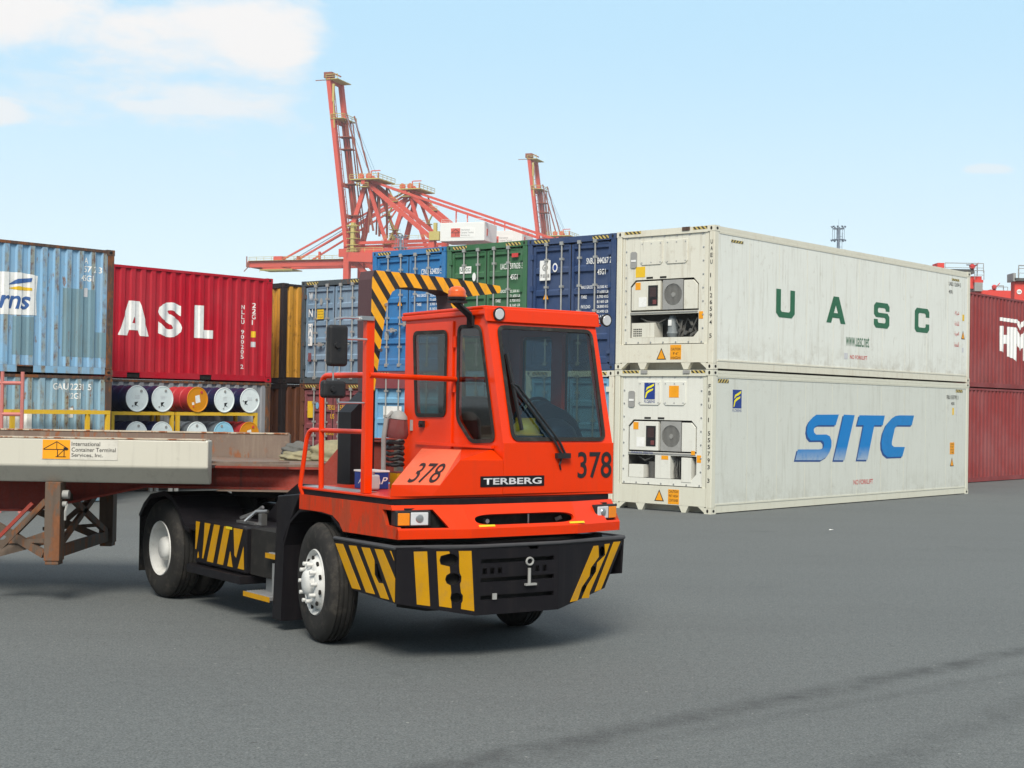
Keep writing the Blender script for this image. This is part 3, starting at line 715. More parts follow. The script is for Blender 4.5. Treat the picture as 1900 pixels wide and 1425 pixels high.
    patch_end(root, 1.95, 1.66, 0.13, 0.15, M['label_orange'], x=0.014)
    mb = MB(); mb.box((0.011, 1.66, 1.3), (0.0145, 1.86, 1.5)); mb.build('sticker', M['white'], root)
    return root
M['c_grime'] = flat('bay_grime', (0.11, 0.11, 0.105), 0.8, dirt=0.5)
M['c_midgrey'] = flat('mid_grey', (0.30, 0.30, 0.29), 0.5)
M['c_fan'] = flat('fan_wire', (0.26, 0.26, 0.25), 0.5)
M['c_comp'] = flat('compressor_grey', (0.18, 0.20, 0.21), 0.5)
M['c_pipe'] = flat('pipe_grime', (0.09, 0.09, 0.085), 0.6, dirt=0.3)
M['c_screen'] = flat('dark_screen', (0.05, 0.03, 0.03), 0.2)
M['c_gletter'] = flat('green_lettering', (0.025, 0.13, 0.065), 0.5, dirt=0.1)
M['c_bletter'] = flat('blue_lettering', (0.01, 0.19, 0.50), 0.5, dirt=0.12)
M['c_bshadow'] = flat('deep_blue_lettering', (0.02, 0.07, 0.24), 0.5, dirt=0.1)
M['c_flblue'] = flat('florens_blue', (0.02, 0.05, 0.24), 0.5, dirt=0)
M['c_flyel'] = flat('florens_yellow', (0.80, 0.70, 0.03), 0.5, dirt=0)

up = reefer('weathered white refrigerated container with green UASC lettering, stacked on top of the SITC one', HC+0.01, M['c_white'], M['c_cream'], M['c_panel'], True)
lo = reefer('white refrigerated container with blue SITC lettering, standing on the asphalt under the UASC one', 0.0, M['c_white2'], M['c_cream2'], M['c_panel2'], False)
def big_letter(root, name, polys, x, z, sx, sz, mats, shear=0, lift=0.005, cor=None):
    pp = [([(q[0]*sx + shear*q[1]*sz, q[1]*sz) for q in pts], mi) for pts, mi in polys]
    return polys2d(name, pp, (x, 0.010, z), UX, UZ, mats, root, lift, cor)
w_ = 0.23
U_ = [(0, 1), (0, .16), (.16, 0), (.84, 0), (1, .16), (1, 1), (.75, 1), (.75, .26), (.69, .2), (.31, .2), (.25, .26), (.25, 1)]
A_ = [([(0, 0), (0.25, 0), (0.60, 1), (0.36, 1)], 0), ([(0.36, 1), (0.64, 1), (1, 0), (0.75, 0)], 0), ([(0.27, 0.2), (0.73, 0.2), (0.66, 0.38), (0.34, 0.38)], 0)]
S_ = [([(.75, .68), (1, .68), (1, .87), (.87, 1), (.13, 1), (0, .87), (0, .54), (.13, .42), (.69, .42), (.75, .37), (.75, .25), (.69, .20), (.31, .20), (.25, .25), (.25, .34), (0, .34), (0, .13), (.13, 0), (.87, 0), (1, .13), (1, .47), (.87, .60), (.31, .60), (.25, .64), (.25, .75), (.31, .80), (.69, .80), (.75, .75)], 0)]
C_ = [([(.75, .64), (1, .64), (1, .87), (.87, 1), (.13, 1), (0, .87), (0, .13), (.13, 0), (.87, 0), (1, .13), (1, .36), (.75, .36), (.75, .25), (.69, .20), (.31, .20), (.25, .25), (.25, .75), (.31, .80), (.69, .80), (.75, .75)], 0)]
zu = 4.09-(HC+0.01)
for nm, po, x0, x1 in (('U', [(U_, 0)], 2.41, 3.19), ('A', A_, 4.58, 5.46), ('S', S_, 6.84, 7.63), ('C', C_, 8.98, 9.79)):
    big_letter(up, 'painted_letter', po, x0, zu, x1-x0, 0.60, [M['c_gletter']])
lettering('web_address', 'www.uasc.net', (5.5, 0.010, 3.58-HC+0.01), UX, UZ, 1.12, 0.25, M['c_gletter'], up, 0.005)
lettering('lettering', 'NO FORKLIFT', (5.70, 0.010, 3.30-HC), UX, UZ, 0.83, 0.09, M['redink'], up, 0.01)
patch_side(up, 5.42, 3.29-HC, 0.17, 0.14, M['greyink'])
for (x, w) in ((0.62, 0.46), (11.08, 0.44)): patch_side(up, x, 5.50-HC, w, 0.055, M['hz_small'], 'hazard_marking')
for (x, w) in ((0.20, 0.40), (11.4, 0.40)): patch_side(lo, x, 2.64, w, 0.075, M['hz_small'], 'hazard_marking')
lettering('lettering', 'UAEU 126594 5', (10.9, 0.010, 5.36-HC), UX, UZ, 0.72, 0.10, M['blackink'], up, 0.006)
lettering('lettering', '45R1', (10.9, 0.010, 5.16-HC), UX, UZ, 0.24, 0.09, M['blackink'], up, 0.006)
# Arabic words in joined strokes (presentation forms, already in visual order)
for i, s in enumerate(('\uFE94\uFEDB\uFEAE\uFEB7', '\uFE94\uFEA3\uFEFC\uFEE4\uFEDF\uFE8D', '\uFE94\uFEF4\uFE91\uFEAE\uFECC\uFEDF\uFE8D', '\uFE93\uFEAA\uFEA4\uFE98\uFEE4\uFEDF\uFE8D')):
    lettering('lettering', s, (11.28, 0.010, (4.86, 4.60, 4.33, 4.06)[i]-HC-0.25), UX, UZ, 0.26, 0.12, M['redink'], up, 0.008)
patch_side(up, 11.74, 4.5-HC, 0.11, 0.16, M['label_yellow'])
def triangle_side(root, x, z, s):
    mb = MB(); mb.prism([(x, 0.009, z), (x+s, 0.009, z), (x+s/2, 0.009, z+s)], (0, -0.003, 0), 1)
    mb.prism([(x+s*0.15, 0.006, z+s*0.08), (x+s*0.85, 0.006, z+s*0.08), (x+s/2, 0.006, z+s*0.82)], (0, -0.002, 0), 0); mb.build('warning_sticker', [M['label_orange'], M['blackink']], root)
triangle_side(up, 11.68, 4.02-HC, 0.22); patch_side(up, 11.73, 3.68-HC, 0.1, 0.12, M['greyink'])
triangle_side(lo, 11.1, 0.74, 0.22); patch_side(lo, 11.08, 1.05, 0.26, 0.30, M['label_orange'])
for k in range(4): lettering('lettering', ('CAUTION', '9\'6"', 'HIGH', 'CUBE')[k], (11.1, 0.005, 1.285-k*0.07), UX, UZ, 0.2, 0.04, M['blackink'], lo, 0.0, 0.001)
patch_side(lo, 11.2, 2.06, 0.09, 0.18, M['label_yellow']); patch_side(lo, 11.42, 2.06, 0.07, 0.18, M['greyink'])
lettering('lettering', 'FBIU 555793 3', (10.85, 0.010, 2.46), UX, UZ, 0.7, 0.10, M['blackink'], lo, 0.006)
lettering('lettering', '45R1', (11.12, 0.010, 2.31), UX, UZ, 0.2, 0.08, M['blackink'], lo, 0.006)
lettering('lettering', 'NO FORKLIFT', (5.95, 0.010, 0.42), UX, UZ, 0.95, 0.11, M['redink'], lo, 0.006)
for body, root in (('UAEU 1 126594 5', up), ('FBIU 1 555793 3', lo)):
    vertical_text(root, body, (0.0, 0.095, 2.52), UE, 0.085, 0.135, M['blackink'], w=0.055)
# SITC, slanted
def fade_paint():
    m, t, b = nt('fading_blue_lettering'); c = node(t, 'ShaderNodeTexCoord'); sp = node(t, 'ShaderNodeSeparateXYZ'); link(t, c.outputs['Object'], sp.inputs[0])
    mr = node(t, 'ShaderNodeMapRange'); link(t, sp.outputs['Z'], mr.inputs['Value']); mr.inputs['From Min'].default_value = 0.98; mr.inputs['From Max'].default_value = 1.30; mr.inputs['To Min'].default_value = 0.62; mr.inputs['To Max'].default_value = 0.0
    v = coords(t); k = mul(t, mr.outputs[0], ramp(t, noise(t, v, 6, 5), 0.2, 0.5))
    link(t, mix(t, k, (0.008, 0.19, 0.52, 1), (0.5, 0.53, 0.52, 1)), b.inputs['Base Color']); b.inputs['Roughness'].default_value = 0.5; b.inputs['Specular IOR Level'].default_value = 0.2
    return m
M['c_bfade'] = fade_paint()
SITC = {'S': [(4.19, 2.02), (5.21, 2.03), (5.07, 1.79), (4.28, 1.79), (4.13, 1.75), (4.08, 1.69), (4.1, 1.63), (4.19, 1.58), (4.65, 1.58), (4.81, 1.54), (4.89, 1.44), (4.89, 1.31), (4.8, 1.18), (4.67, 1.08), (4.43, 1.01), (3.3, 1.03), (3.4, 1.26), (4.35, 1.25), (4.5, 1.27), (4.55, 1.33), (4.54, 1.4), (4.45, 1.45), (3.95, 1.45), (3.82, 1.53), (3.77, 1.64), (3.8, 1.78), (3.89, 1.88), (4.03, 1.96)],
 'I': [(5.44, 2.03), (5.96, 2.02), (5.5, 0.99), (5.0, 1.0)], 'T': [(6.19, 2.02), (7.46, 2.02), (7.36, 1.79), (6.93, 1.79), (6.61, 0.98), (6.1, 0.99), (6.4, 1.79), (6.08, 1.79)],
 'C': [(8.21, 2.03), (9.01, 2.03), (8.89, 1.79), (8.13, 1.79), (7.99, 1.73), (7.84, 1.39), (7.84, 1.32), (7.95, 1.27), (8.53, 1.26), (8.4, 1.03), (7.63, 1.03), (7.43, 1.11), (7.32, 1.24), (7.3, 1.4), (7.36, 1.6), (7.53, 1.8), (7.81, 1.95), (8.0, 2.01)]}
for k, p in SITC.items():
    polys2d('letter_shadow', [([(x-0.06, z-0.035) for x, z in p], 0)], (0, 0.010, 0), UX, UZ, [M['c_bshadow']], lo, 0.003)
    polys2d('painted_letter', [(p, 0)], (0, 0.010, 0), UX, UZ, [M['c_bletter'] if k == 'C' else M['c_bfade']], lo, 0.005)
# lessor logo: blue plate with two yellow flags making an F
def florens(root, o, U, w, h, plate_lift=0.002):
    pl = polys2d('logo_plate', [([(0, 0), (w, 0), (w, h), (0, h)], 0)], o, U, UZ, [M['c_flblue']], root, plate_lift)
    fl = lambda x0, y0, x1, y1, x2, y2, t: [(x0*w, y0*h), ((x0+x1)/2*w, (y1+0.02)*h), (x1*w, (y1+0.04)*h), (x2*w, y2*h), (x2*w-0.02*w, (y2-t)*h), (x1*w, (y1-t+0.03)*h), ((x0+x1)/2*w, (y1-t)*h)]
    polys = [([(0.15*w, 0.50*h), (0.25*w, 0.72*h), (0.5*w, 0.80*h), (0.93*w, 0.95*h), (0.90*w, 0.82*h), (0.62*w, 0.70*h), (0.40*w, 0.66*h)], 0),
             ([(0.08*w, 0.08*h), (0.18*w, 0.42*h), (0.40*w, 0.55*h), (0.85*w, 0.66*h), (0.80*w, 0.54*h), (0.50*w, 0.44*h), (0.30*w, 0.34*h), (0.16*w, 0.06*h)], 0)]
    polys2d('logo_mark', polys, o, U, UZ, [M['c_flyel']], pl, plate_lift+0.003)
    V_ = Vector(o) - Vector(UZ)*0.075
    lettering('logo_name', 'FLORENS', V_, U, UZ, w, 0.055, M['c_flblue'], pl, 0.0, plate_lift)
florens(lo, (0.76, 0.010, 2.13), UX, 0.34, 0.38)
florens(lo, (0.008, 1.68, 2.29), UE, 0.27, 0.34)
lettering('lettering', 'DAIKIN ZESTIA', (0.010, 1.98, 1.166), UE, UZ, 0.55, 0.035, M['c_flblue'], lo, 0.003, 0.008)
patch_end(lo, 1.06, 2.33, 0.24, 0.24, M['label_orange'], x=0.011)
patch_end(up, 1.96, 1.92, 0.24, 0.22, M['label_yellow'], x=0.029)
mb = MB(); mb.box((-0.02, 0.6, HC-0.07), (0.06, 0.78, HC)); mb.build('lifting_lug', M['c_rustpost'], up)
for y in (0.55, 1.60):
    mb = MB(); mb.box((-0.02, y, HC-0.075), (0.0, y+0.16, HC-0.01)); mb.build('top_clip', M['c_midgrey'], lo)
for root in (up, lo):
    for y0, y1 in ((0.18, 0.52), (1.82, 2.24)):
        mb = MB(); mb.box((-0.003, y0, HC-0.07), (0.001, y1, HC-0.012)); mb.build('hazard_marking', M['hz_small'], root)

# --- three tall stacks of box containers, doors facing the yard
def door_writing(root, no, code, H, mat, rows=True, tri=True, extra=1.0):
    a, b = no
    on_end(root, a, 0.80, H-0.62, 0.22, 0.13, mat); on_end(root, b, 0.51, H-0.62, 0.38, 0.13, mat)
    on_end(root, code, 0.50, H-0.86, 0.22, 0.12, mat)
    if rows:
        z = H-1.15
        for i, (l, r) in enumerate((('MAX GROSS', '32.500 KG'), ('', '71.650 LB'), ('TARE', '3.700 KG'), ('', '8.160 LB'), ('PAYLOAD', '28.800 KG'), ('', '63.490 LB'), ('CU CAP', '76.4 CU.M'), ('', '2700 CU.F'))):
            if l: on_end(root, l, 0.93, z, 0.055*len(l)*0.6+0.02, 0.07, mat)
            on_end(root, r, 0.50, z, 0.30, 0.06, mat)
            z -= 0.105
b1, b2, b3 = 7.42, 4.93, 2.47
box1 = container('bright blue container numbered CSNU 624820 5, top of the stack beside the green one', 0, b1, HC, L40, HC, M['c_blue'], post=M['c_blue'])
box2 = container('dark green container, top of its stack between the bright blue and the navy ones', 0, b2, HC, L40, HC, M['c_green'], post=M['c_green'])
box3 = container('navy blue container with a white logo sticker, top of the stack beside the UASC one', 0, b3, HC, L40, HC, M['c_navy'], post=M['c_navy'])
door_writing(box1, ('CSNU', '624820 5'), '45G1', HC, M['white']); door_writing(box2, ('UACU', '597635 3'), '45G1', HC, M['white']); door_writing(box3, ('SNBU', '844267 2'), '45G1', HC, M['white'])
for bx, y in ((box1, 1.58), (box2, 1.60)):
    mb = MB(); mb.prism([(0.03, y+0.055*math.cos(t*math.pi/6), HC-0.75+0.10*math.sin(t*math.pi/6)) for t in range(12)], (-0.003, 0, 0)); mb.build('round_sticker', M['white'], bx)
mb = MB(); mb.prism([(0.03, 1.67+0.07*math.cos(t*math.pi/8), HC-0.65+0.10*math.sin(t*math.pi/8)) for t in range(16)], (-0.003, 0, 0)); s = mb.build('round_sticker', M['white'], box3)
mb = MB(); mb.prism([(0.027, 1.67+0.045*math.cos(t*math.pi/8), HC-0.65+0.065*math.sin(t*math.pi/8)) for t in range(16)], (-0.002, 0, 0)); mb.build('sticker_emblem', M['c_flblue'], s)
for bx, y in ((box1, 1.60), (box3, 2.02)): triangle_end(bx, y, HC-1.35, 0.20)
for bx in (box1,): patch_end(bx, 2.0, 0.75, 0.14, 0.2, M['c_midgrey'], x=0.03)
sp = patch_end(box3, 2.10, HC-0.92, 0.30, 0.44, M['white'], 'logo_sticker', x=0.03)
mb = MB()
for t in range(20):
    a0, a1 = t*math.pi/10, (t+1)*math.pi/10
    mb.mi = 0; mb.face([mb.P((0.026, 1.95+r*math.cos(a), HC-0.64+r*math.sin(a))) for r, a in ((0.05, a0), (0.08, a0), (0.08, a1), (0.05, a1))])
mb.box((0.025, 1.925, HC-0.68), (0.026, 1.975, HC-0.62)); mb.build('logo_emblem', M['c_midgrey'], sp)
lettering('logo_name', '\u5916\u8FD0\u96C6\u8FD0', (0.026, 2.08, HC-0.86), UE, UZ, 0.26, 0.085, M['blackink'], sp, 0.004, 0.002)
patch_end(box2, 2.05, HC-0.66, 0.36, 0.16, M['white'], x=0.03)
on_end(box2, 'UACC', 2.02, HC-0.61, 0.3, 0.07, M['c_gletter'], x=0.025)
mb = MB(); mb.box((0.02, 0.28, HC-0.36), (0.035, 0.46, HC-0.27)); mb.build('red_tag', M['redink'], box2)
low1 = container('light blue container with a brown band and white sticker, under the bright blue one', 0, b1, 0, L40, HC-0.01, M['c_sky'], header=M['c_maroon'], post=M['c_sky'])
low2 = container('light blue container under the green one, seen through the cab windows', 0, b2, 0, L40, HC-0.01, M['c_sky'])
low3 = container('rusty cream container under the navy one, mostly hidden by the tractor cab', 0, b3, 0, L40, HC-0.01, M['c_sky'], post=M['c_cream'])
patch_end(low1, 2.0, 1.75, 0.62, 0.30, M['white'], 'sticker', x=0.03)
mb = MB(); mb.box((0.005, 0.16, HC-0.42), (0.032, 2.28, HC-0.15)); mb.build('door_band', M['c_maroon'], low1)
# --- grey-blue over maroon, doors facing
gb = container('grey-blue weathered container with white vertical lettering, over the maroon doors', 0, 10.0, SD, L20, SD, M['c_greyblue'], post=M['c_greybluepost'])
mr = container('maroon container with yellow writing, under the grey-blue one', 0, 10.0, 0, L20, SD-0.01, M['c_maroon'], post=M['c_brown'])
vertical_text(gb, 'W N', (0.03, 2.18, 2.10), UE, 0.20, 0.21, M['white'], w=0.15)
patch_end(gb, 2.19, 0.95, 0.16, 0.56, M['white'], 'white_patch', x=0.031)
vertical_text(gb, 'HAI', (0.027, 2.17, 1.34), UE, 0.14, 0.17, M['c_greyblue'], w=0.12)
yl = patch_end(gb, 1.86, 1.62, 0.24, 0.24, M['label_yellow'], x=0.03)
for k in range(3): lettering('lettering', ('CAUTION', '9FT HIGH', 'CSC'), (0.027, 1.84, 1.79-k*0.07), UE, UZ, 0.2, 0.035, M['blackink'], yl, 0, 0.001) if False else lettering('lettering', ('CAUTION', 'APPROVED', 'CSC PLATE')[k], (0.027, 1.84, 1.79-k*0.07), UE, UZ, 0.2, 0.035, M['blackink'], yl, 0, 0.001)
mb = MB(); mb.prism([(0.03, 1.72+0.05*math.cos(t*math.pi/6), 2.06+0.09*math.sin(t*math.pi/6)) for t in range(12)], (-0.003, 0, 0)); mb.build('round_sticker', M['c_midgrey'], gb)
patch_end(gb, 2.18, 0.55, 0.12, 0.22, M['c_maroon'], x=0.03)
on_end(mr, 'TEXU', 1.42, 1.93, 0.28, 0.12, M['yellowink']); on_end(mr, '153821 0', 1.0, 1.93, 0.45, 0.12, M['yellowink'])
on_end(mr, 'US', 1.30, 1.71, 0.14, 0.12, M['yellowink']); on_end(mr, '4310', 1.0, 1.71, 0.28, 0.12, M['yellowink'])
z = 1.30
for l, r in (('MAX GROSS', '30.480 KG'), ('', '67.200 LB'), ('TARE', '2.230 KG'), ('', '4.920 LB'), ('', ''), ('NET', '28.250 KG'), ('', '62.280 LB'), ('', ''), ('CU CAP', '33.2 CM')):
    if l: on_end(mr, l, 1.50, z, 0.055*len(l)*0.62+0.03, 0.07, M['yellowink'])
    if r: on_end(mr, r, 1.0, z, 0.34, 0.07, M['yellowink'])
    z -= 0.11
patch_end(mr, 2.16, 1.72, 0.20, 0.42, M['label_yellow'], x=0.03)
mb = MB(); mb.prism([(0.03, 1.80+0.06*math.cos(t*math.pi/8), 2.03+0.085*math.sin(t*math.pi/8)) for t in range(16)], (-0.003, 0, 0)); mb.build('round_sticker', M['c_sky'], mr)
mb = MB(); mb.prism([(0.03, 1.86, 0.88), (0.03, 1.74, 0.88), (0.03, 1.80, 0.72)], (-0.003, 0, 0)); mb.build('triangle_sticker', M['label_yellow'], mr)
# --- yellow/black over brown, in the gap
container('weathered yellow and black container standing in the gap behind the red ASL one', 0, 13.15, SD, L20, SD, M['c_yb'], end='wall', post=M['c_darkpost'])
container('dark rust-brown container under the yellow and black one', 0, 13.15, 0, L20, SD-0.01, M['c_brown'], end='wall', post=M['c_darkpost'])
# --- ASL over grey, long sides facing
asl = container('crimson container with big white ASL lettering, above the drum rack', -7.0, 12.45, SD, L20, SD, M['c_asl'], end='wall', post=M['c_asl'], pockets=(2.0, 4.05))
gry = container('dull grey container behind the drums, under the red ASL one', -7.0, 12.45, 0, L20, SD-0.01, M['c_grey'], end='wall', post=M['c_rustpost'])
zl = 3.60-SD
AA = [([(0, 0), (0.30, 0), (0.655, 1), (0.33, 1)], 0), ([(0.33, 1), (0.68, 1), (1, 0), (0.70, 0)], 0), ([(0.22, 0.16), (0.78, 0.16), (0.70, 0.36), (0.30, 0.36)], 0)]
polys2d('painted_letter', [([(q[0]*0.84, q[1]*0.80) for q in p], 0) for p, _ in AA], (7.0-5.42, 0.012, zl-0.03), UX, UZ, [M['white']], asl, 0.004, PER)
lettering('painted_letter', 'S', (7.0-4.33, 0.012, zl-0.02), UX, UZ, 0.66, 0.82, M['white'], asl, 0.045, cor=PER)
polys2d('painted_letter', [([(0, 0), (0.58, 0), (0.58, 0.20), (0.27, 0.20), (0.27, 0.78), (0, 0.78)], 0)], (7.0-3.31, 0.012, zl), UX, UZ, [M['white']], asl, 0.004, PER)
vertical_text(asl, 'NLLU 900205 2', (7.0-1.88, 0.012, 1.78), UX, 0.10, 0.122, M['white'], cor=PER, w=0.09)
vertical_text(asl, '22G1', (7.0-1.55, 0.012, 1.83), UX, 0.12, 0.14, M['white'], cor=PER, w=0.09)
polys2d('sticker', [([(0, 0), (0.12, 0), (0.12, 0.15), (0, 0.15)], 0)], (7.0-1.57, 0.012, 1.10), UX, UZ, [M['label_yellow']], asl, 0.004, PER)
polys2d('sticker', [([(0, 0), (0.12, 0), (0.12, 0.13), (0, 0.13)], 0)], (7.0-1.57, 0.012, 0.86), UX, UZ, [M['greyink']], asl, 0.004, PER)
polys2d('white_patch', [([(0, 0), (0.98, 0), (0.98, 0.17), (0, 0.17)], 0)], (7.0-2.75, 0.012, 2.21), UX, UZ, [M['white']], gry, 0.003, PER)
lettering('lettering', 'U 03936 0', (7.0-2.60, 0.012, 2.235), UX, UZ, 0.80, 0.12, M['blackink'], gry, 0.01, 0.006, cor=PER)
# --- faded blue pair at the left edge
bl1 = container('faded blue rusty container with a white logo patch, upper one at the left edge', -13.34, 9.93, SD, L20, SD, M['c_bluerust'], end='wall', post=M['c_rustpost'], pockets=(2.0, 4.06), rail=M['c_bluerust'])
bl2 = container('faded grey-blue rusty container, lower one at the left edge behind the trailer', -13.34, 9.93, 0, L20, SD-0.01, M['c_bluerust2'], end='wall', post=M['c_rustpost'], pockets=(2.0, 4.06), rail=M['c_bluerust2'])
O1 = 13.34
M['c_erblue'] = flat('script_blue', (0.05, 0.12, 0.32), 0.5)
polys2d('logo_patch', [([(0, 0.02), (0.4, 0), (1.25, 0.02), (1.23, 0.4), (1.26, 0.80), (0.9, 0.84), (0, 0.82)], 0)], (O1-10.28, 0.012, 3.72-SD), UX, UZ, [M['white']], bl1, 0.004, PER)
lettering('logo_script', 'erns', (O1-10.12, 0.012, 3.84-SD), UX, UZ, 0.88, 0.26, M['c_erblue'], bl1, 0.02, 0.008, cor=PER, shear=0.25)
polys2d('logo_swoosh', [([(0, 0), (0.2, 0.13), (0.52, 0.17), (0.5, 0.09), (0.22, 0.04)], 0)], (O1-9.68, 0.012, 4.30-SD), UX, UZ, [M['c_erblue']], bl1, 0.008, PER)
polys2d('logo_swoosh', [([(0, 0), (0.2, 0.05), (0.5, 0.03), (0.5, -0.02), (0.2, -0.03)], 0)], (O1-9.66, 0.012, 4.24-SD), UX, UZ, [M['label_yellow']], bl1, 0.008, PER)
lettering('lettering', '57 2 3', (O1-7.98, 0.012, 4.68-SD), UX, UZ, 0.42, 0.13, M['white'], bl1, 0.012, cor=PER); lettering('lettering', 'A', (O1-7.97, 0.012, 4.86-SD), UX, UZ, 0.09, 0.12, M['white'], bl1, 0.012, cor=PER)
lettering('lettering', '45G1', (O1-8.05, 0.012, 4.50-SD), UX, UZ, 0.28, 0.12, M['white'], bl1, 0.012, cor=PER)
polys2d('sticker', [([(0, 0), (0.10, 0), (0.10, 0.18), (0, 0.18)], 0)], (O1-7.98, 0.012, 4.18-SD), UX, UZ, [M['greyink']], bl1, 0.004, PER)
for (x, z, w, h) in ((-8.45, 2.95, 0.75, 1.38), (-9.55, 2.95, 0.45, 0.75), (-7.68, 2.95, 0.25, 0.52)):
    polys2d('repaint_patch', [([(0, 0), (w, 0), (w, h), (0, h)], 0)], (O1+x, 0.012, z-SD), UX, UZ, [M['c_patch'] if 'c_patch' in M else M.setdefault('c_patch', paint('grey_blue_patch', (0.16, 0.27, 0.33), 0.6, 0.15, 0.5, (0.16, 0.15, 0.09), rust=0.6, rth=0.62))], bl1, 0.003, PER)
lettering('lettering', 'GAU 2231 5', (O1-8.65, 0.012, 2.28), UX, UZ, 0.88, 0.13, M['white'], bl2, 0.012, cor=PER); lettering('lettering', '22G1', (O1-8.28, 0.012, 2.10), UX, UZ, 0.26, 0.12, M['white'], bl2, 0.012, cor=PER)
polys2d('sticker', [([(0, 0), (0.12, 0), (0.12, 0.2), (0, 0.2)], 0)], (O1-8.28, 0.012, 1.72), UX, UZ, [M['white']], bl2, 0.004, PER)
polys2d('logo_patch', [([(0, 0), (0.9, 0), (0.9, 0.5), (0, 0.5)], 0)], (O1-10.0, 0.012, 1.35), UX, UZ, [M['white']], bl2, 0.004, PER)
# --- brown-red pair at the right edge
hm1 = container('brown-red container with white HMM lettering, upper one at the right edge', 13.4, 2.5, HC, L40, HC, M['c_hmm'], end='wall')
hm2 = container('plain brown-red container, lower one at the right edge', 13.4, 2.5, 0, L40, HC-0.01, M['c_hmm'], end='wall')
X0 = 20.22-13.4; Z0 = -HC
HM = [([(20.19, 5.14), (21.62, 5.14), (21.7, 5.07), (21.72, 4.98), (22.03, 5.13), (23.2, 5.14), (23.2, 5.03), (22.04, 4.96), (21.71, 4.8), (21.65, 4.94), (21.48, 5.02), (20.2, 5.03)], 0),
 ([(20.2, 4.87), (20.52, 4.88), (20.52, 4.6), (20.79, 4.61), (20.78, 4.87), (21.41, 4.88), (21.65, 4.77), (21.74, 4.58), (22.05, 4.75), (22.35, 4.88), (22.66, 4.88), (22.66, 3.80), (22.0, 3.84), (22.0, 4.25), (21.74, 4.14), (21.67, 4.26), (21.48, 4.37), (21.47, 3.78), (21.36, 3.86), (20.81, 3.93), (20.78, 4.33), (20.52, 4.32), (20.51, 4.04), (20.22, 4.09)], 0)]
for p, mi in HM: polys2d('painted_letter', [([(q[0]-13.4, q[1]+Z0) for q in p], 0)], (0, 0.012, 0), UX, UZ, [M['white']], hm1, 0.004, PER)
# ------------------------------------------------------------------ helpers for bodywork
def rnd_poly(pts, r, n=4):
    out = []; N = len(pts)
    for i in range(N):
        p0 = Vector(pts[i-1]); p = Vector(pts[i]); p1 = Vector(pts[(i+1) % N])
        a = (p0-p); b = (p1-p); k = min(r, a.length*0.45, b.length*0.45)
        A = p+a.normalized()*k; B = p+b.normalized()*k
        for j in range(n+1):
            t = j/n; q = A*(1-t)**2 + p*2*t*(1-t) + B*t**2; out.append((q.x, q.y))
    return out
def offset_poly(pts, d):
    """shrink (d>0) a roughly convex polygon"""
    c = Vector((0, 0)); 
    for p in pts: c += Vector(p)
    c /= len(pts); N = len(pts); out = []
    for i in range(N):
        p0 = Vector(pts[i-1]); p = Vector(pts[i]); p1 = Vector(pts[(i+1) % N])
        t = (p1-p0).normalized(); nn = Vector((-t.y, t.x))
        if nn.dot(c-p) < 0: nn = -nn
        q = p+nn*d; out.append((q.x, q.y))
    return out
# ------------------------------------------------------------------ terminal tractor
TR = thing('terminal_tractor', 'orange and black yard tractor numbered 378 with hazard stripes, towing the flat trailer', 'tractor', (-1.6017, 12.9597, 0), R(-54.676))
O_, K_ = M['orange'], M['black']
# chassis
mb = MB()
for y in (0.78, 1.50): mb.box((-4.35, y, 0.66), (1.0, y+0.08, 0.94))
for x in (-4.3, -2.6, -1.3, 0.8): mb.box((x, 0.86, 0.70), (x+0.1, 1.50, 0.90))
mb.box((-4.38, 0.5, 0.62), (-4.352, 1.9, 0.98))
mb.build('chassis_frame', K_, TR)
mb = MB(); mb.box((-0.95, 0.42, 0.50), (1.0, 1.95, 1.26)); mb.box((-2.2, 0.9, 0.45), (-0.96, 1.5, 0.85)); mb.build('engine', M['dark'], TR)
for x, r in ((0.0, 0.06), (-3.6, 0.10)):
    mb = MB(); mb.cyl((x, 0.25, 0.52), (x, 2.1, 0.52), r, 12)
    if x < -1: mb.lathe([(0, 0.1), (0.12, 0.24), (0.3, 0.24), (0.42, 0.1)], (x, 0.94, 0.54), (0, 1, 0), 16)
    mb.build('axle', M['dark'], TR)
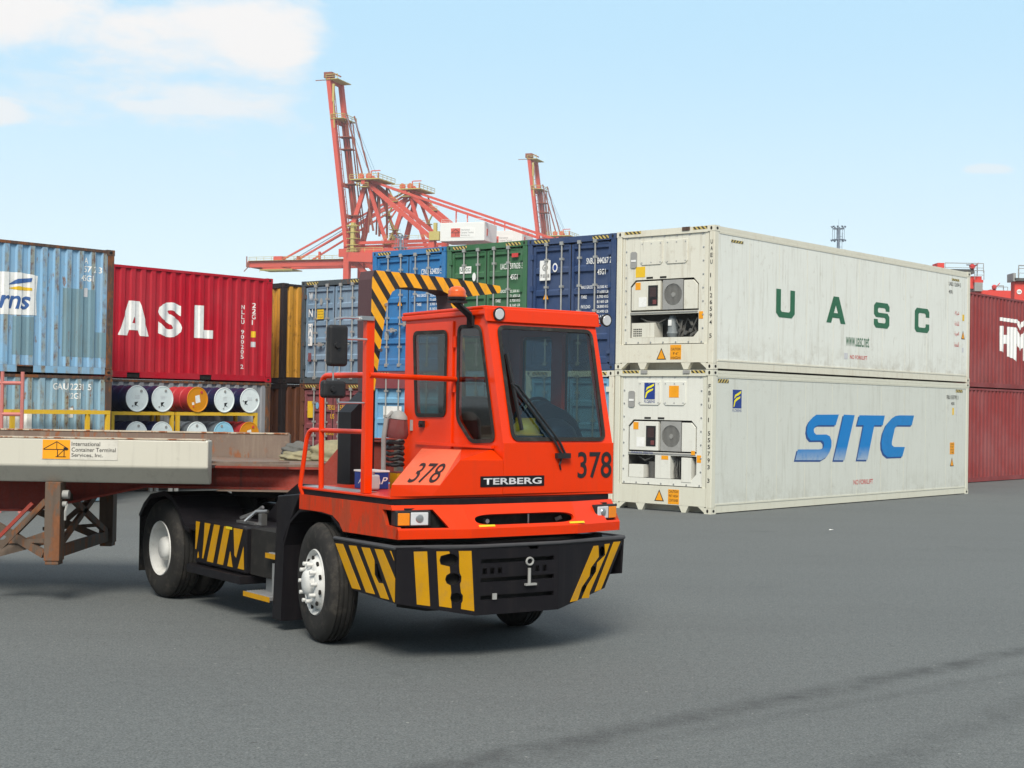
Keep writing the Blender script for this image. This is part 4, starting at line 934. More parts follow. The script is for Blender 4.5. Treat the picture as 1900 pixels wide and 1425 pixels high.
# wheels
def wheel(parent, loc, steer=0, side=-1, dual=False, front=False):
    """side -1: outer face towards -y"""
    w = bpy.data.objects.new('wheel', None); COL.objects.link(w); w.parent = parent; w.location = loc; w.rotation_euler[2] = steer
    rt = 0.525; W_ = 0.25 if front else 0.285
    def tyre(y0):
        mb = MB()
        prof = [(0.01, 0.295), (0.0, 0.33), (-0.0, 0.42), (0.012, 0.485), (0.04, 0.513), (0.06, 0.52)]
        gro = []
        for k in range(1, 5):
            c = 0.02+k*(W_-0.04)/5; gro += [(c-0.008, 0.525), (c-0.006, 0.512), (c+0.006, 0.512), (c+0.008, 0.525)]
        prof = [(0.012, 0.29), (-0.006, 0.33), (-0.012, 0.40), (0.0, 0.475), (0.022, 0.505), (0.05, 0.521)] + gro + [(W_-0.05, 0.521), (W_-0.022, 0.505), (W_, 0.475), (W_+0.012, 0.40), (W_+0.006, 0.33), (W_-0.012, 0.29)]
        mb.lathe([(y0+t, r) for t, r in prof], (0, 0, 0), (0, 1, 0) if side < 0 else (0, -1, 0), 48, cap=False)
        mb.build('tyre', M['rubber'], w)
    tyre(0.0)
    if dual: tyre(W_+0.05)
    ax = (0, 1, 0) if side < 0 else (0, -1, 0)
    mb = MB()
    if front:
        mb.lathe([(0.012, 0.292), (0.0, 0.285), (0.02, 0.262), (0.05, 0.25), (0.03, 0.23), (-0.015, 0.20), (-0.035, 0.16), (-0.035, 0.002)], (0, 0, 0), ax, 40, cap=False)
    else:
        mb.lathe([(0.012, 0.292), (0.0, 0.286), (0.012, 0.268), (0.05, 0.258), (0.13, 0.25), (0.15, 0.238), (0.17, 0.21), (0.175, 0.15), (0.175, 0.002)], (0, 0, 0), ax, 40, cap=False)
    rim = mb.build('rim', M['rimwhite'], w)
    s_ = -1 if side < 0 else 1
    mb = MB()
    for k in range(10):
        a = k*math.pi/5; c, s = math.cos(a), math.sin(a)
        if front:
            mb.cyl((0.168*c, s_*0.03, 0.168*s), (0.168*c, s_*0.085, 0.168*s), 0.017, 8)
        else:
            mb.cyl((0.17*c, -s_*0.176, 0.17*s), (0.17*c, -s_*0.13, 0.17*s), 0.017, 8)
    mb.build('wheel_nut', M['rimwhite'] if front else M['alu'], rim)
    mb = MB()
    for k in range(10):
        a = (k+0.5)*math.pi/5; c, s = math.cos(a), math.sin(a)
        yy = s_*0.012 if front else -s_*0.166
        mb.cyl((0.212*c, yy + s_*0.004, 0.212*s), (0.212*c, yy-s_*0.01, 0.212*s), 0.022 if front else 0.017, 10)
    mb.build('hand_hole', M['dark'], rim)
    mb = MB()
    if front: mb.lathe([(-0.035, 0.125), (-0.055, 0.12), (-0.085, 0.095), (-0.095, 0.05), (-0.095, 0.01)], (0, 0, 0), ax, 20)
    else: mb.lathe([(0.175, 0.13), (0.06, 0.125), (0.03, 0.11), (0.015, 0.08), (0.012, 0.01)], (0, 0, 0), ax, 20)
    mb.build('hub', M['rimwhite'], rim)
    return w
wheel(TR, (-3.63, -0.04, 0.525), 0, -1, True); wheel(TR, (-3.63, 2.34, 0.525), 0, 1, True)
wheel(TR, (-0.20, 0.0, 0.525), R(-10), -1, False, True); wheel(TR, (-0.12, 2.28, 0.525), R(-10), 1, False, True)
# rear mudguards, box sections
def fender(y0, y1, name='mudguard'):
    mb = MB(); pts = [(-4.30, 0.84), (-4.17, 0.97), (-3.98, 1.08), (-3.62, 1.13), (-3.40, 1.09), (-3.22, 0.98), (-3.06, 0.82), (-2.93, 0.79)]
    inn = [(x, z-0.018) for x, z in pts]
    for (a, b), (c, d) in zip(zip(pts, pts[1:]), zip(inn, inn[1:])):
        mb.prism([(a[0], y0, a[1]), (b[0], y0, b[1]), (d[0], y0, d[1]), (c[0], y0, c[1])], (0, y1-y0, 0))
    for y in (y0-0.008,):
        for a, b in zip(pts, pts[1:]): mb.beam((a[0], y+0.01, a[1]-0.02), (b[0], y+0.01, b[1]-0.02), 0.02, 0.05)
    mb.build(name, K_, TR)
    mb = MB(); mb.box((-4.31, y0, 0.22), (-4.295, y1, 0.86)); mb.build('mudflap', M['rubber'], TR)
fender(0.0, 0.70); fender(1.62, 2.32)
mb = MB()
pts = [(-0.86, 0.10), (-0.82, 0.80), (-0.70, 1.02), (-0.52, 1.13), (-0.30, 1.165), (0.06, 1.14), (0.26, 1.03)]
for a, b in zip(pts, pts[1:]): mb.beam((a[0], 0.24, a[1]), (b[0], 0.24, b[1]), 0.46, 0.025)
mb.build('front_mudguard', K_, TR)
mb = MB()
for a, b in zip(pts, pts[1:]): mb.beam((a[0], 2.06, a[1]), (b[0], 2.06, b[1]), 0.46, 0.025)
mb.build('front_mudguard', K_, TR)
# black plate work between cab and rear wheel
mb = MB(); mb.prism([(-1.05, 0.02, 0.10), (-0.88, 0.02, 0.10), (-0.84, 0.02, 0.85), (-0.62, 0.02, 1.16), (-0.52, 0.02, 1.285), (-0.98, 0.02, 1.24)], (0, 0.42, 0)); mb.build('side_plate', K_, TR, bevel=0.01)
mb = MB(); mb.prism([(-2.45, 0.62, 0.92), (-1.06, 0.62, 0.92), (-0.55, 0.62, 1.29), (-0.95, 0.62, 1.31), (-1.75, 0.62, 1.30), (-2.15, 0.62, 1.12)], (0, 0.06, 0)); mb.box((-2.0, 0.68, 0.92), (-0.96, 1.6, 1.16)); mb.build('rear_bulkhead', K_, TR)
mb = MB(); mb.box((-1.28, 0.616, 1.00), (-1.21, 0.619, 1.10)); mb.build('warning_sticker', M['yellowtape'], TR)
# striped battery box on its ledge
mb = MB(); mb.box((-2.90, 0.05, 0.44), (-1.70, 0.66, 0.88)); bb = mb.build('battery_box', K_, TR, bevel=0.015)
mb = MB(); y = 0.047
def sp(a, b): 
    mb.prism([(p[0], y, p[1]) for p in b], (0, -0.0025, 0), 0)
Z0, Z1 = 0.48, 0.865
for b in ([(-2.88, Z1), (-2.78, Z1), (-2.86, 0.58), (-2.885, 0.58)], [(-2.83, 0.52), (-2.81, 0.56), (-2.79, 0.50), (-2.83, 0.49)], [(-2.66, Z1), (-2.52, Z1), (-2.68, Z0+0.02), (-2.71, Z0+0.02), (-2.68, 0.66)],
          [(-2.43, Z1), (-2.29, Z1), (-2.44, Z0), (-2.59, Z0)], [(-2.19, Z1), (-2.05, Z1), (-2.20, Z0), (-2.34, Z0)],
          [(-1.97, Z1), (-1.76, Z1), (-1.90, 0.58), (-1.94, 0.60)], [(-2.04, 0.63), (-1.98, Z0), (-2.10, Z0)], [(-1.74, 0.70), (-1.72, Z0), (-1.86, Z0), (-1.75, 0.68)]):
    sp(None, b)
mb.build('hazard_stripes', M['yellow'], bb)
mb = MB(); mb.box((-2.14, 0.040, 0.845), (-2.0, 0.0435, 0.87)); mb.build('warning_sticker', M['yellowtape'], bb)
mb = MB(); mb.box((-2.98, -0.01, 0.34), (-1.70, 0.70, 0.425)); mb.build('box_ledge', K_, TR, bevel=0.01)
mb = MB(); mb.box((-2.35, 0.25, 0.885), (-1.95, 0.32, 0.91)); mb.tube([(-2.35, 0.30, 0.93), (-2.1, 0.34, 1.0), (-1.98, 0.36, 1.06)], 0.018); mb.tube([(-2.05, 0.2, 0.92), (-2.0, 0.3, 1.02), (-1.85, 0.35, 1.03)], 0.014); mb.box((-1.95, 0.3, 0.885), (-1.88, 0.36, 1.0)); mb.build('box_latch', M['chrome'], bb)
mb = MB(); mb.cyl((-1.66, 0.35, 0.62), (-1.08, 0.35, 0.62), 0.20, 20); mb.box((-1.69, 0.1, 0.44), (-1.06, 0.62, 0.88)); mb.build('fuel_tank', M['dark'], TR)
# entry steps
for nm, (x0, x1, z, y0, y1) in enumerate(((-1.62, -1.06, 0.29, 0.0, 0.26), (-1.22, -0.98, 0.69, 0.03, 0.24))):
    mb = MB(); mb.box((x0, y0, z-0.03), (x1, y1, z))
    for k in range(8):
        yy = y0+0.03+k*(y1-y0-0.04)/8; mb.box((x0+0.01, yy, z), (x1-0.01, yy+0.008, z+0.006))
    st = mb.build('entry_step', M['alu'], TR)
    mb = MB(); mb.box((x0, y0-0.006, z-0.045), (x1, y0-0.001, z+0.002)); mb.build('step_edge', M['yellow'], st)
mb = MB(); mb.box((-1.55, 0.20, 0.29), (-1.30, 0.23, 0.41)); mb.box((-1.12, 0.05, 0.32), (-1.075, 0.26, 0.60)); mb.build('step_bracket', M['alu'], TR)
# deck, skirt, front band
mb = MB(); mb.prism([(-0.50, 0.0, 1.332), (1.09, 0.0, 1.332), (1.12, 2.3, 1.332), (-0.60, 2.3, 1.332), (-0.60, 0.3, 1.332)], (0, 0, 0.02)); mb.build('platform_deck', O_, TR, bevel=0.004)
mb = MB(); mb.box((-0.50, 0.03, 1.353), (0.50, 0.22, 1.358)); mb.build('deck_tread', M['alu'], TR)
mb = MB(); mb.prism([(-0.48, 0.02, 1.26), (1.08, 0.02, 1.26), (1.20, 0.6, 1.26), (1.20, 1.75, 1.26), (1.08, 2.28, 1.26), (-0.48, 2.28, 1.26)], (0, 0, 0.068)); mb.build('black_trim_strip', K_, TR)
mb = MB(); mb.slab([[(-0.5, 1.283), (1.10, 1.283), (1.125, 1.245), (0.965, 1.243), (1.025, 1.118), (1.205, 1.112), (1.222, 1.09), (1.222, 1.015), (0.31, 1.01), (0.24, 1.08), (0.12, 1.135), (-0.08, 1.152), (-0.5, 1.15)]], lambda u, v: (u, 0.0, v), (0, 0.035, 0)); mb.build('side_skirt', M['orange_dirty'], TR)
mb = MB(); mb.slab([[(-0.5, 1.283), (1.10, 1.283), (1.222, 1.09), (1.222, 1.015), (0.31, 1.01), (0.12, 1.135), (-0.08, 1.152), (-0.5, 1.15)]], lambda u, v: (u, 2.3, v), (0, -0.035, 0)); mb.build('side_skirt', M['orange_dirty'], TR)
T_ = [(1.10, 0.0), (1.24, 0.60), (1.24, 1.74), (1.10, 2.3)]; G_ = [(1.222, 0.0), (1.36, 0.62), (1.36, 1.72), (1.222, 2.3)]
def facet(i):
    a, b, c, d = Vector((*T_[i], 1.283)), Vector((*T_[i+1], 1.283)), Vector((*G_[i], 1.09)), Vector((*G_[i+1], 1.09))
    return lambda u, v: tuple((a*(1-u)+b*u)*(1-v) + (c*(1-u)+d*u)*v)
mb = MB()
mb.slab([[(0, 0), (1, 0), (1, 1), (0, 1), (0, 0.93), (0.70, 0.93), (0.56, 0.18), (0, 0.20)]], facet(0), (-0.03, 0.01, -0.01))
mb.slab([[(0, 0), (1, 0), (1, 1), (0, 1)], rnd_poly([(0.06, 0.42), (0.98, 0.42), (0.98, 0.86), (0.06, 0.86)], 0.28, 6)], facet(1), (-0.03, 0, -0.01))
mb.slab([[(0, 0), (1, 0), (1, 0.22), (0.62, 0.20), (0.70, 0.90), (1, 0.92), (1, 1), (0, 1)]], facet(2), (-0.03, -0.01, -0.01))
for i in range(3):
    a, b = G_[i], G_[i+1]; mb.prism([(a[0], a[1], 1.09), (b[0], b[1], 1.09), (b[0]-0.004, b[1], 1.016), (a[0]-0.004, a[1], 1.016)], (-0.03, 0, 0))
fb = mb.build('front_band', O_, TR)
mb = MB(); mb.box((1.0, 0.10, 1.05), (1.16, 2.2, 1.26)); mb.build('radiator_recess', M['dark'], TR)
for y in (0.78, 1.72):
    mb = MB(); mb.prism([(1.340, y-0.08, 1.118), (1.340, y+0.08, 1.118), (1.352, y+0.08, 1.103), (1.352, y-0.08, 1.103)], (0.003, 0, 0.002)); mb.build('sticker', M['yellowtape'], fb)
mb = MB(); mb.cyl((1.2, 0.85, 1.14), (1.25, 0.85, 1.14), 0.02, 8); mb.box((1.19, 1.30, 1.06), (1.2, 1.315, 1.25)); mb.cyl((1.2, 1.6, 1.13), (1.24, 1.63, 1.15), 0.018, 8); mb.build('grille_fitting', M['chrome'], TR)
def headlight(y0, sgn):
    mb = MB(); a = Vector((1.17, y0, 0)); U = Vector((0.10, sgn*0.45, 0)).normalized()
    N = Vector((U.y*sgn, -U.x*sgn, 0))
    if sgn < 0: pass
    def bx(u0, u1, z0, z1, d0, d1, mi):
        p = [a+U*u0+N*d0, a+U*u1+N*d0, a+U*u1+N*d1, a+U*u0+N*d1]
        mb.prism([(q.x, q.y, z0) for q in p], (0, 0, z1-z0), mi)
    bx(0.0, 0.30, 1.112, 1.245, -0.12, 0.012, 0)
    h = mb.build('headlight', M['plastic'], TR, bevel=0.012)
    mb = MB(); bx(0.015, 0.115, 1.125, 1.225, 0.0, 0.02, 0); mb.build('indicator_lens', M['amber'], h, bevel=0.004)
    mb = MB(); bx(0.125, 0.275, 1.125, 1.23, 0.0, 0.018, 0); mb.build('headlamp_lens', M['lens'], h, bevel=0.006)
    mb = MB(); c = a+U*0.2+N*0.019; mb.lathe([(0, 0.035), (0.006, 0.03), (0.008, 0.01)], (c.x, c.y, 1.18), (N.x, N.y, 0), 14); mb.build('headlamp_bulb', M['chrome'], h)
headlight(0.005, 1); headlight(2.295, -1)
# bumper: bent plate
PB = [(1.20, 0.0), (1.34, 0.68), (1.36, 1.52), (1.19, 2.38)]
def bfac(i):
    a, b = Vector((*PB[i], 0)), Vector((*PB[i+1], 0))
    return lambda u, v: tuple(a*(1-u)+b*u + Vector((0, 0, v)))
def ell(cx, cz, rx, rz, n=14): return [(cx+rx*math.cos(2*math.pi*k/n), cz+rz*math.sin(2*math.pi*k/n)) for k in range(n)]
mb = MB()
mb.slab([[(0.16, 0.935), (1.20, 0.935), (1.20, 0.50), (0.50, 0.535)], [(0.872, 0.79), (0.90, 0.79), (0.985, 0.66), (0.985, 0.65), (0.945, 0.65), (0.872, 0.69)]], lambda u, v: (u, 0.0, v), (0, 0.02, 0), 0)
mb.slab([[(0, 0.935), (1, 0.935), (1, 0.375), (0, 0.50)], ell(0.66, 0.84, 0.115, 0.052), ell(0.715, 0.683, 0.095, 0.048), ell(0.758, 0.527, 0.075, 0.042)], bfac(0), (-0.02, 0, 0), 0)
sl_ = lambda u0, u1, z0, z1: [(u0, z0), (u1, z0), (u1, z1), (u0, z1)]
mb.slab([[(0, 0.935), (0.62, 0.935), (0.64, 0.90), (0.74, 0.90), (0.76, 0.935), (1, 0.935), (1, 0.375), (0, 0.375)]] + [sl_(0.06, 0.94, z, z+0.035) for z in (0.80, 0.645, 0.50)] + [sl_(0.08+0.09*k, 0.13+0.09*k, 0.71, 0.76) for k in (0, 1, 2, 6, 7, 8)], bfac(1), (-0.02, 0, 0), 0)
mb.slab([[(0, 0.935), (1, 0.935), (0.70, 0.51), (0, 0.375)], ell(0.66, 0.835, 0.05, 0.045), ell(0.52, 0.675, 0.045, 0.04), ell(0.38, 0.525, 0.04, 0.038)], bfac(2), (-0.02, 0, 0), 0)
mb.slab([[(0.35, 0.935), (1.19, 0.935), (1.17, 0.62), (0.60, 0.535)]], lambda u, v: (u, 2.38, v), (0, -0.02, 0), 0)
# top ledge with rounded lip
mb.prism([(0.16, 0.0, 0.937), (1.20, 0.0, 0.937), (1.34, 0.68, 0.937), (1.36, 1.52, 0.937), (1.19, 2.38, 0.937), (0.35, 2.38, 0.937), (0.35, 2.2, 0.937), (1.02, 2.2, 0.937), (1.10, 0.2, 0.937), (0.16, 0.14, 0.937)], (0, 0, 0.012))
bp = mb.build('front_bumper', K_, TR)
mb = MB(); mb.tube([(0.16, 0.004, 0.945), (1.18, 0.004, 0.945), (1.34, 0.68, 0.945), (1.36, 1.52, 0.945), (1.19, 2.37, 0.945), (0.36, 2.37, 0.945)], 0.016, 8); mb.build('bumper_lip', M['c_bump'] if 'c_bump' in M else M.setdefault('c_bump', flat('worn_black_edge', (0.06, 0.06, 0.065), 0.5)), bp)
mb = MB(); mb.prism([(1.05, 0.1, 0.45), (1.18, 0.3, 0.42), (1.28, 0.7, 0.42), (1.28, 1.5, 0.42), (1.1, 2.2, 0.5), (1.05, 2.2, 0.5)], (0, 0, 0.48)); mb.build('bumper_backing', M['dark'], bp)
mb = MB()
for q in ([(0.187, 0.90), (0.317, 0.905), (0.637, 0.55), (0.492, 0.548)], [(0.42, 0.903), (0.546, 0.908), (0.872, 0.54), (0.728, 0.54)], [(0.638, 0.906), (0.772, 0.91), (0.855, 0.815), (0.862, 0.70), (0.93, 0.64), (1.00, 0.642), (1.10, 0.522), (0.969, 0.522), (0.80, 0.715)], [(0.858, 0.911), (0.988, 0.915), (1.19, 0.70), (1.19, 0.51), (1.17, 0.515)], [(1.10, 0.917), (1.12, 0.917), (1.17, 0.845)]):
    mb.prism([(p[0], 0.0, p[1]) for p in q], (0, -0.003, 0))
def fpoly(i, q, d):
    F = bfac(i); a, b = Vector((*PB[i], 0)), Vector((*PB[i+1], 0)); t = (b-a).normalized(); n = Vector((t.y, -t.x, 0))
    mb.prism([F(*p) for p in q], n*d)
fpoly(0, [(0.213, 0.915), (0.379, 0.914), (0.428, 0.470), (0.263, 0.488)], 0.003)
fpoly(0, [(0.495, 0.912), (0.655, 0.910), (0.665, 0.893), (0.55, 0.875), (0.535, 0.84), (0.55, 0.805), (0.665, 0.785), (0.672, 0.734), (0.625, 0.715), (0.61, 0.683), (0.63, 0.65), (0.68, 0.632), (0.69, 0.572), (0.68, 0.53), (0.692, 0.50), (0.699, 0.447), (0.542, 0.466)], 0.003)
fpoly(0, [(0.776, 0.911), (0.938, 0.909), (0.987, 0.413), (0.818, 0.436), (0.822, 0.482), (0.838, 0.50), (0.84, 0.545), (0.815, 0.568), (0.80, 0.64), (0.815, 0.66), (0.817, 0.70), (0.795, 0.73), (0.785, 0.79), (0.785, 0.86)], 0.003)
fpoly(2, [(0.52, 0.89), (0.59, 0.89), (0.595, 0.86), (0.60, 0.79), (0.48, 0.70), (0.46, 0.63), (0.345, 0.54), (0.285, 0.43), (0.175, 0.425)], 0.003)
fpoly(2, [(0.69, 0.897), (0.77, 0.899), (0.73, 0.83), (0.47, 0.49), (0.46, 0.44), (0.35, 0.445), (0.43, 0.55), (0.56, 0.66), (0.58, 0.74), (0.70, 0.80)], 0.003)
fpoly(2, [(0.83, 0.91), (0.94, 0.91), (0.64, 0.50), (0.545, 0.487)], 0.003)
mb.build('hazard_stripes', M['yellow'], bp)
mb = MB(); mb.tube([(1.355+0.01, 1.21+0.035*math.cos(t), 0.80+0.03*math.sin(t)) for t in [k*math.pi/6 for k in range(13)]], 0.009, 6); mb.cyl((1.375, 1.20, 0.745), (1.375, 1.20, 0.615), 0.014, 8); mb.box((1.36, 1.16, 0.60), (1.39, 1.27, 0.617)); mb.build('tow_pin', M['c_midgrey'], bp)
mb = MB(); mb.box((1.35, 0.84, 0.50), (1.362, 0.88, 0.55)); mb.build('sticker', M['c_midgrey'], bp)
# cab shell
ZT = 2.935
RW = [(-0.53, 1.352), (1.10, 1.352), (1.10, 1.79), (0.805, ZT), (-0.53, ZT)]
side_win = rnd_poly([(0.385, 2.81), (0.735, 2.80), (0.985, 1.80), (0.62, 1.78), (0.385, 1.98)], 0.07)
door_open = [(-0.50, 1.47), (0.315, 1.47), (0.315, 2.86), (-0.50, 2.86)]
door_win = rnd_poly([(-0.345, 2.775), (0.222, 2.77), (0.215, 2.005), (-0.285, 2.0)], 0.06)
cab = bpy.data.objects.new('cab', None); 
mb = MB()
mb.slab([RW, side_win, door_open], lambda u, v: (u, 1.10, v), (0, 0.04, 0))
lw = rnd_poly([(-0.30, 2.775), (0.222, 2.77), (0.215, 1.95), (-0.30, 1.95)], 0.06)
mb.slab([RW, side_win, lw], lambda u, v: (u, 2.30, v), (0, -0.04, 0))
# front: lower vertical plate, upper raked frame
mb.slab([[(1.145, 1.352), (2.255, 1.352), (2.255, 1.785), (1.145, 1.785)]], lambda u, v: (1.10, u, v), (-0.03, 0, 0))
kx = (1.10-0.805)/(ZT-1.79)
fw = lambda u, v: (1.10-kx*(v-1.79), u, v)
ws = rnd_poly([(1.20, 2.80), (2.235, 2.80), (2.21, 1.815), (1.20, 1.815)], 0.07)
mb.slab([[(1.14, 1.79), (2.26, 1.79), (2.26, 2.93), (1.14, 2.93)], ws], fw, (-0.035, 0, 0))
for y0, y1 in ((1.10, 1.14), (2.26, 2.30)): pass
# rear wall with two panes
mb.slab([[(1.14, 1.352), (2.26, 1.352), (2.26, ZT), (1.14, ZT)], rnd_poly([(1.22, 1.70), (2.18, 1.70), (2.18, 2.78), (1.22, 2.78)], 0.06)], lambda u, v: (-0.53, u, v), (0.035, 0, 0))
body = mb.build('cab', O_, TR)
mb = MB(); mb.prism([(-0.56, 1.075, ZT), (0.82, 1.075, ZT+0.012), (0.82, 2.325, ZT+0.012), (-0.56, 2.325, ZT)], (0, 0, 0.03)); mb.prism([(-0.565, 1.07, 2.885), (0.83, 1.07, 2.895), (0.82, 1.07, ZT+0.012), (-0.565, 1.07, ZT)], (0, 0.028, 0)); mb.build('roof', O_, body, bevel=0.012)
mb = MB(); mb.prism([(0.828, 1.07, 2.86), (0.855, 1.07, 2.835), (0.84, 1.07, 2.955), (0.80, 1.07, 2.965)], (0, 1.26, 0)); mb.build('roof_visor', O_, body, bevel=0.008)
def pane(loop, fn, vec, mat, parent, name='window_pane', gask=True, gw=0.022):
    mb = MB(); mb.slab([offset_poly(loop, 0.004)], fn, vec); w = mb.build(name, mat, parent)
    if gask:
        mb = MB(); mb.slab([offset_poly(loop, -0.012), offset_poly(loop, gw)], fn, Vector(vec)*-1.2); mb.build('rubber_seal', M['rubber'], w)
    return w
pane(side_win, lambda u, v: (u, 1.095, v), (0, 0.006, 0), M['glassdark'], body)
pane(side_win, lambda u, v: (u, 2.305, v), (0, -0.006, 0), M['glassdark'], body)
pane(lw, lambda u, v: (u, 2.305, v), (0, -0.006, 0), M['glassdark'], body)
pane(ws, lambda u, v: (1.107-kx*(v-1.79), u, v), (-0.006, 0, 0), M['glass'], body, 'windscreen')
pane(rnd_poly([(1.22, 1.70), (2.18, 1.70), (2.18, 2.78), (1.22, 2.78)], 0.06), lambda u, v: (-0.535, u, v), (0.006, 0, 0), M['glass'], body, 'rear_window')
mb = MB(); mb.slab([offset_poly(door_open, 0.006), door_win], lambda u, v: (u, 1.082, v), (0, 0.045, 0)); door = mb.build('door', O_, TR, bevel=0.004)
pane(door_win, lambda u, v: (u, 1.078, v), (0, 0.006, 0), M['glassdark'], door)
mb = MB(); mb.box((-0.20, 1.055, 1.895), (-0.13, 1.081, 1.955)); mb.cyl((-0.15, 1.06, 1.925), (-0.15, 1.03, 1.925), 0.018, 8); mb.build('handle', M['plastic'], door)
mb = MB(); mb.box((-0.36, 1.06, 1.86), (-0.34, 1.081, 1.96)); mb.build('door_latch', M['c_midgrey'], door)
for z in (2.22, 2.62): 
    mb = MB(); mb.cyl((0.345, 1.085, z), (0.345, 1.085, z+0.10), 0.016, 8); mb.build('door_hinge', O_, door)
# hump beside the cab
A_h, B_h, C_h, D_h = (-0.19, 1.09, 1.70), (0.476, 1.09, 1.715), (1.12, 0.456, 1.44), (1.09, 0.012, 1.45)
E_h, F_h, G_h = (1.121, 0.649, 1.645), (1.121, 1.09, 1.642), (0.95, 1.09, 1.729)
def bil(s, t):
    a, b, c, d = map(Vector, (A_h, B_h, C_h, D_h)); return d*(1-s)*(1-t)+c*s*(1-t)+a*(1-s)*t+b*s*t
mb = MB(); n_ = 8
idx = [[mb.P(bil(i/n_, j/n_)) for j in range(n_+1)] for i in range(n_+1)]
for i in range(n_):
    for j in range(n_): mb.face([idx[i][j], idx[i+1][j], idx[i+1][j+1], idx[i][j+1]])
mb.build('number_panel', M['orange_glare'], TR)  # sloping facet carries its sky glare in the paint colour
mb = MB(); mb.quad(B_h, C_h, E_h); mb.quad(B_h, E_h, F_h, G_h)
mb.quad(D_h, (1.09, 0.0, 1.353), (1.121, 0.38, 1.353), C_h); mb.face([mb.P(p) for p in (C_h, (1.121, 0.38, 1.353), (1.121, 1.09, 1.353), F_h, E_h)])
mb.quad(A_h, D_h, (1.09, 0.0, 1.353), (-0.19, 1.09, 1.353))
mb.build('side_hood', O_, TR)
mb = MB(); mb.box((1.10, 1.095, 1.352), (1.122, 2.298, 1.79)); mb.build('front_panel', O_, TR, bevel=0.004)
mb = MB(); mb.box((-0.27, 1.062, 1.735), (0.98, 1.095, 1.76)); mb.build('hood_trim', O_, TR)
me = text_mesh('378', 0.004); bm = bmesh.new(); bm.from_mesh(me); bpy.data.meshes.remove(me)
xs = [v.co.x for v in bm.verts]; ys = [v.co.y for v in bm.verts]; x0, x1, y0, y1 = min(xs), max(xs), min(ys), max(ys)
for k in range(1, 12): bmesh.ops.bisect_plane(bm, geom=bm.verts[:]+bm.edges[:]+bm.faces[:], plane_co=(x0+(x1-x0)*k/12, 0, 0), plane_no=(1, 0, 0))
for v in bm.verts: v.co = bil(0.27+0.62*(v.co.x-x0)/(x1-x0), 0.05+0.52*(v.co.y-y0)/(y1-y0)) + Vector((0.35, -0.45, 0.82))*0.005
m2 = bpy.data.meshes.new('fleet_number'); bm.to_mesh(m2); bm.free(); m2.materials.append(M['blackink']); ob = bpy.data.objects.new('fleet_number', m2); COL.objects.link(ob); ob.parent = TR
UF = (0, 1, 0)
lettering('fleet_number', '378', (1.122, 1.89, 1.475), UF, UZ, 0.385, 0.235, M['blackink'], TR, 0.012)
mb = MB(); mb.box((1.121, 0.857, 1.418), (1.128, 1.525, 1.508)); pl = mb.build('name_plate', K_, TR, bevel=0.002)
lettering('maker_name', 'TERBERG', (1.1285, 0.885, 1.436), UF, UZ, 0.61, 0.056, M['greyink'], pl, 0.022, 0.001)
# wipers
mb = MB()
W1 = lambda u, v, d=0.03: (1.10-kx*(v-1.79)+d, u, v)
mb.tube([(1.15, 1.70, 1.68), W1(1.62, 1.80, 0.05), W1(1.235, 2.30, 0.05)], 0.011, 6); mb.tube([(1.15, 1.74, 1.68), W1(1.67, 1.80, 0.05), W1(1.30, 2.28, 0.05), W1(1.24, 2.30, 0.05)], 0.011, 6)
mb.beam(W1(1.235, 2.56, 0.035), W1(1.29, 1.90, 0.035), 0.02, 0.03, up=(1, 0, 0)); mb.box((1.122, 1.64, 1.655), (1.17, 1.78, 1.70)); mb.tube([(1.14, 1.70, 1.66), (1.14, 1.68, 1.60), (1.13, 1.70, 1.555)], 0.008, 6)
mb.build('windscreen_wiper', M['plastic'], TR)
# interior
mb = MB(); mb.box((-0.49, 1.145, 1.36), (1.06, 2.255, 1.40)); mb.build('cab_floor', M['dark'], TR)
mb = MB(); mb.prism([(0.62, 1.16, 1.42), (1.05, 1.16, 1.42), (1.05, 1.16, 1.80), (0.98, 1.16, 1.84), (0.62, 1.16, 1.80)], (0, 1.08, 0)); mb.lathe([(0, 0.24), (0.10, 0.20), (0.17, 0.10), (0.185, 0.01)], (0.78, 1.86, 1.82), (0, 0, 1), 18); mb.build('dashboard', M['plastic'], TR, bevel=0.02)
mb = MB(); mb.prism([(0.66, y, z) for y, z in ((1.40, 1.80), (1.50, 1.93), (1.62, 2.07), (1.70, 2.15), (1.78, 2.165), (1.86, 2.13), (2.02, 2.07), (2.12, 2.00), (2.20, 1.86), (2.22, 1.80))], (0.14, 0, 0)); mb.build('instrument_cowl', M['plastic'], TR, bevel=0.03)
mb = MB(); mb.box((0.86, 1.40, 1.835), (0.90, 1.62, 1.85)); mb.build('papers', M['white'], TR)
mb = MB(); mb.tube([(0.55+0.07*math.cos(t), 1.82+0.22*math.sin(t), 1.98+0.20*math.cos(t)) for t in [k*math.pi/10 for k in range(21)]], 0.016, 6); mb.cyl((0.75, 1.82, 1.8), (0.56, 1.82, 1.98), 0.03, 8); mb.beam((0.55, 1.62, 1.98), (0.55, 2.02, 1.98), 0.02, 0.04); mb.build('steering_wheel', M['plastic'], TR)
mb = MB(); mb.box((-0.25, 1.55, 1.45), (0.25, 2.05, 1.62)); mb.build('seat', M['plastic'], TR, bevel=0.04)
mb = MB(); mb.prism([(-0.22, 1.56, 1.6), (-0.32, 1.56, 2.18), (-0.42, 1.56, 2.20), (-0.36, 1.56, 1.6)], (0, 0.48, 0)); mb.build('seat_back', M['plastic'], TR, bevel=0.03)
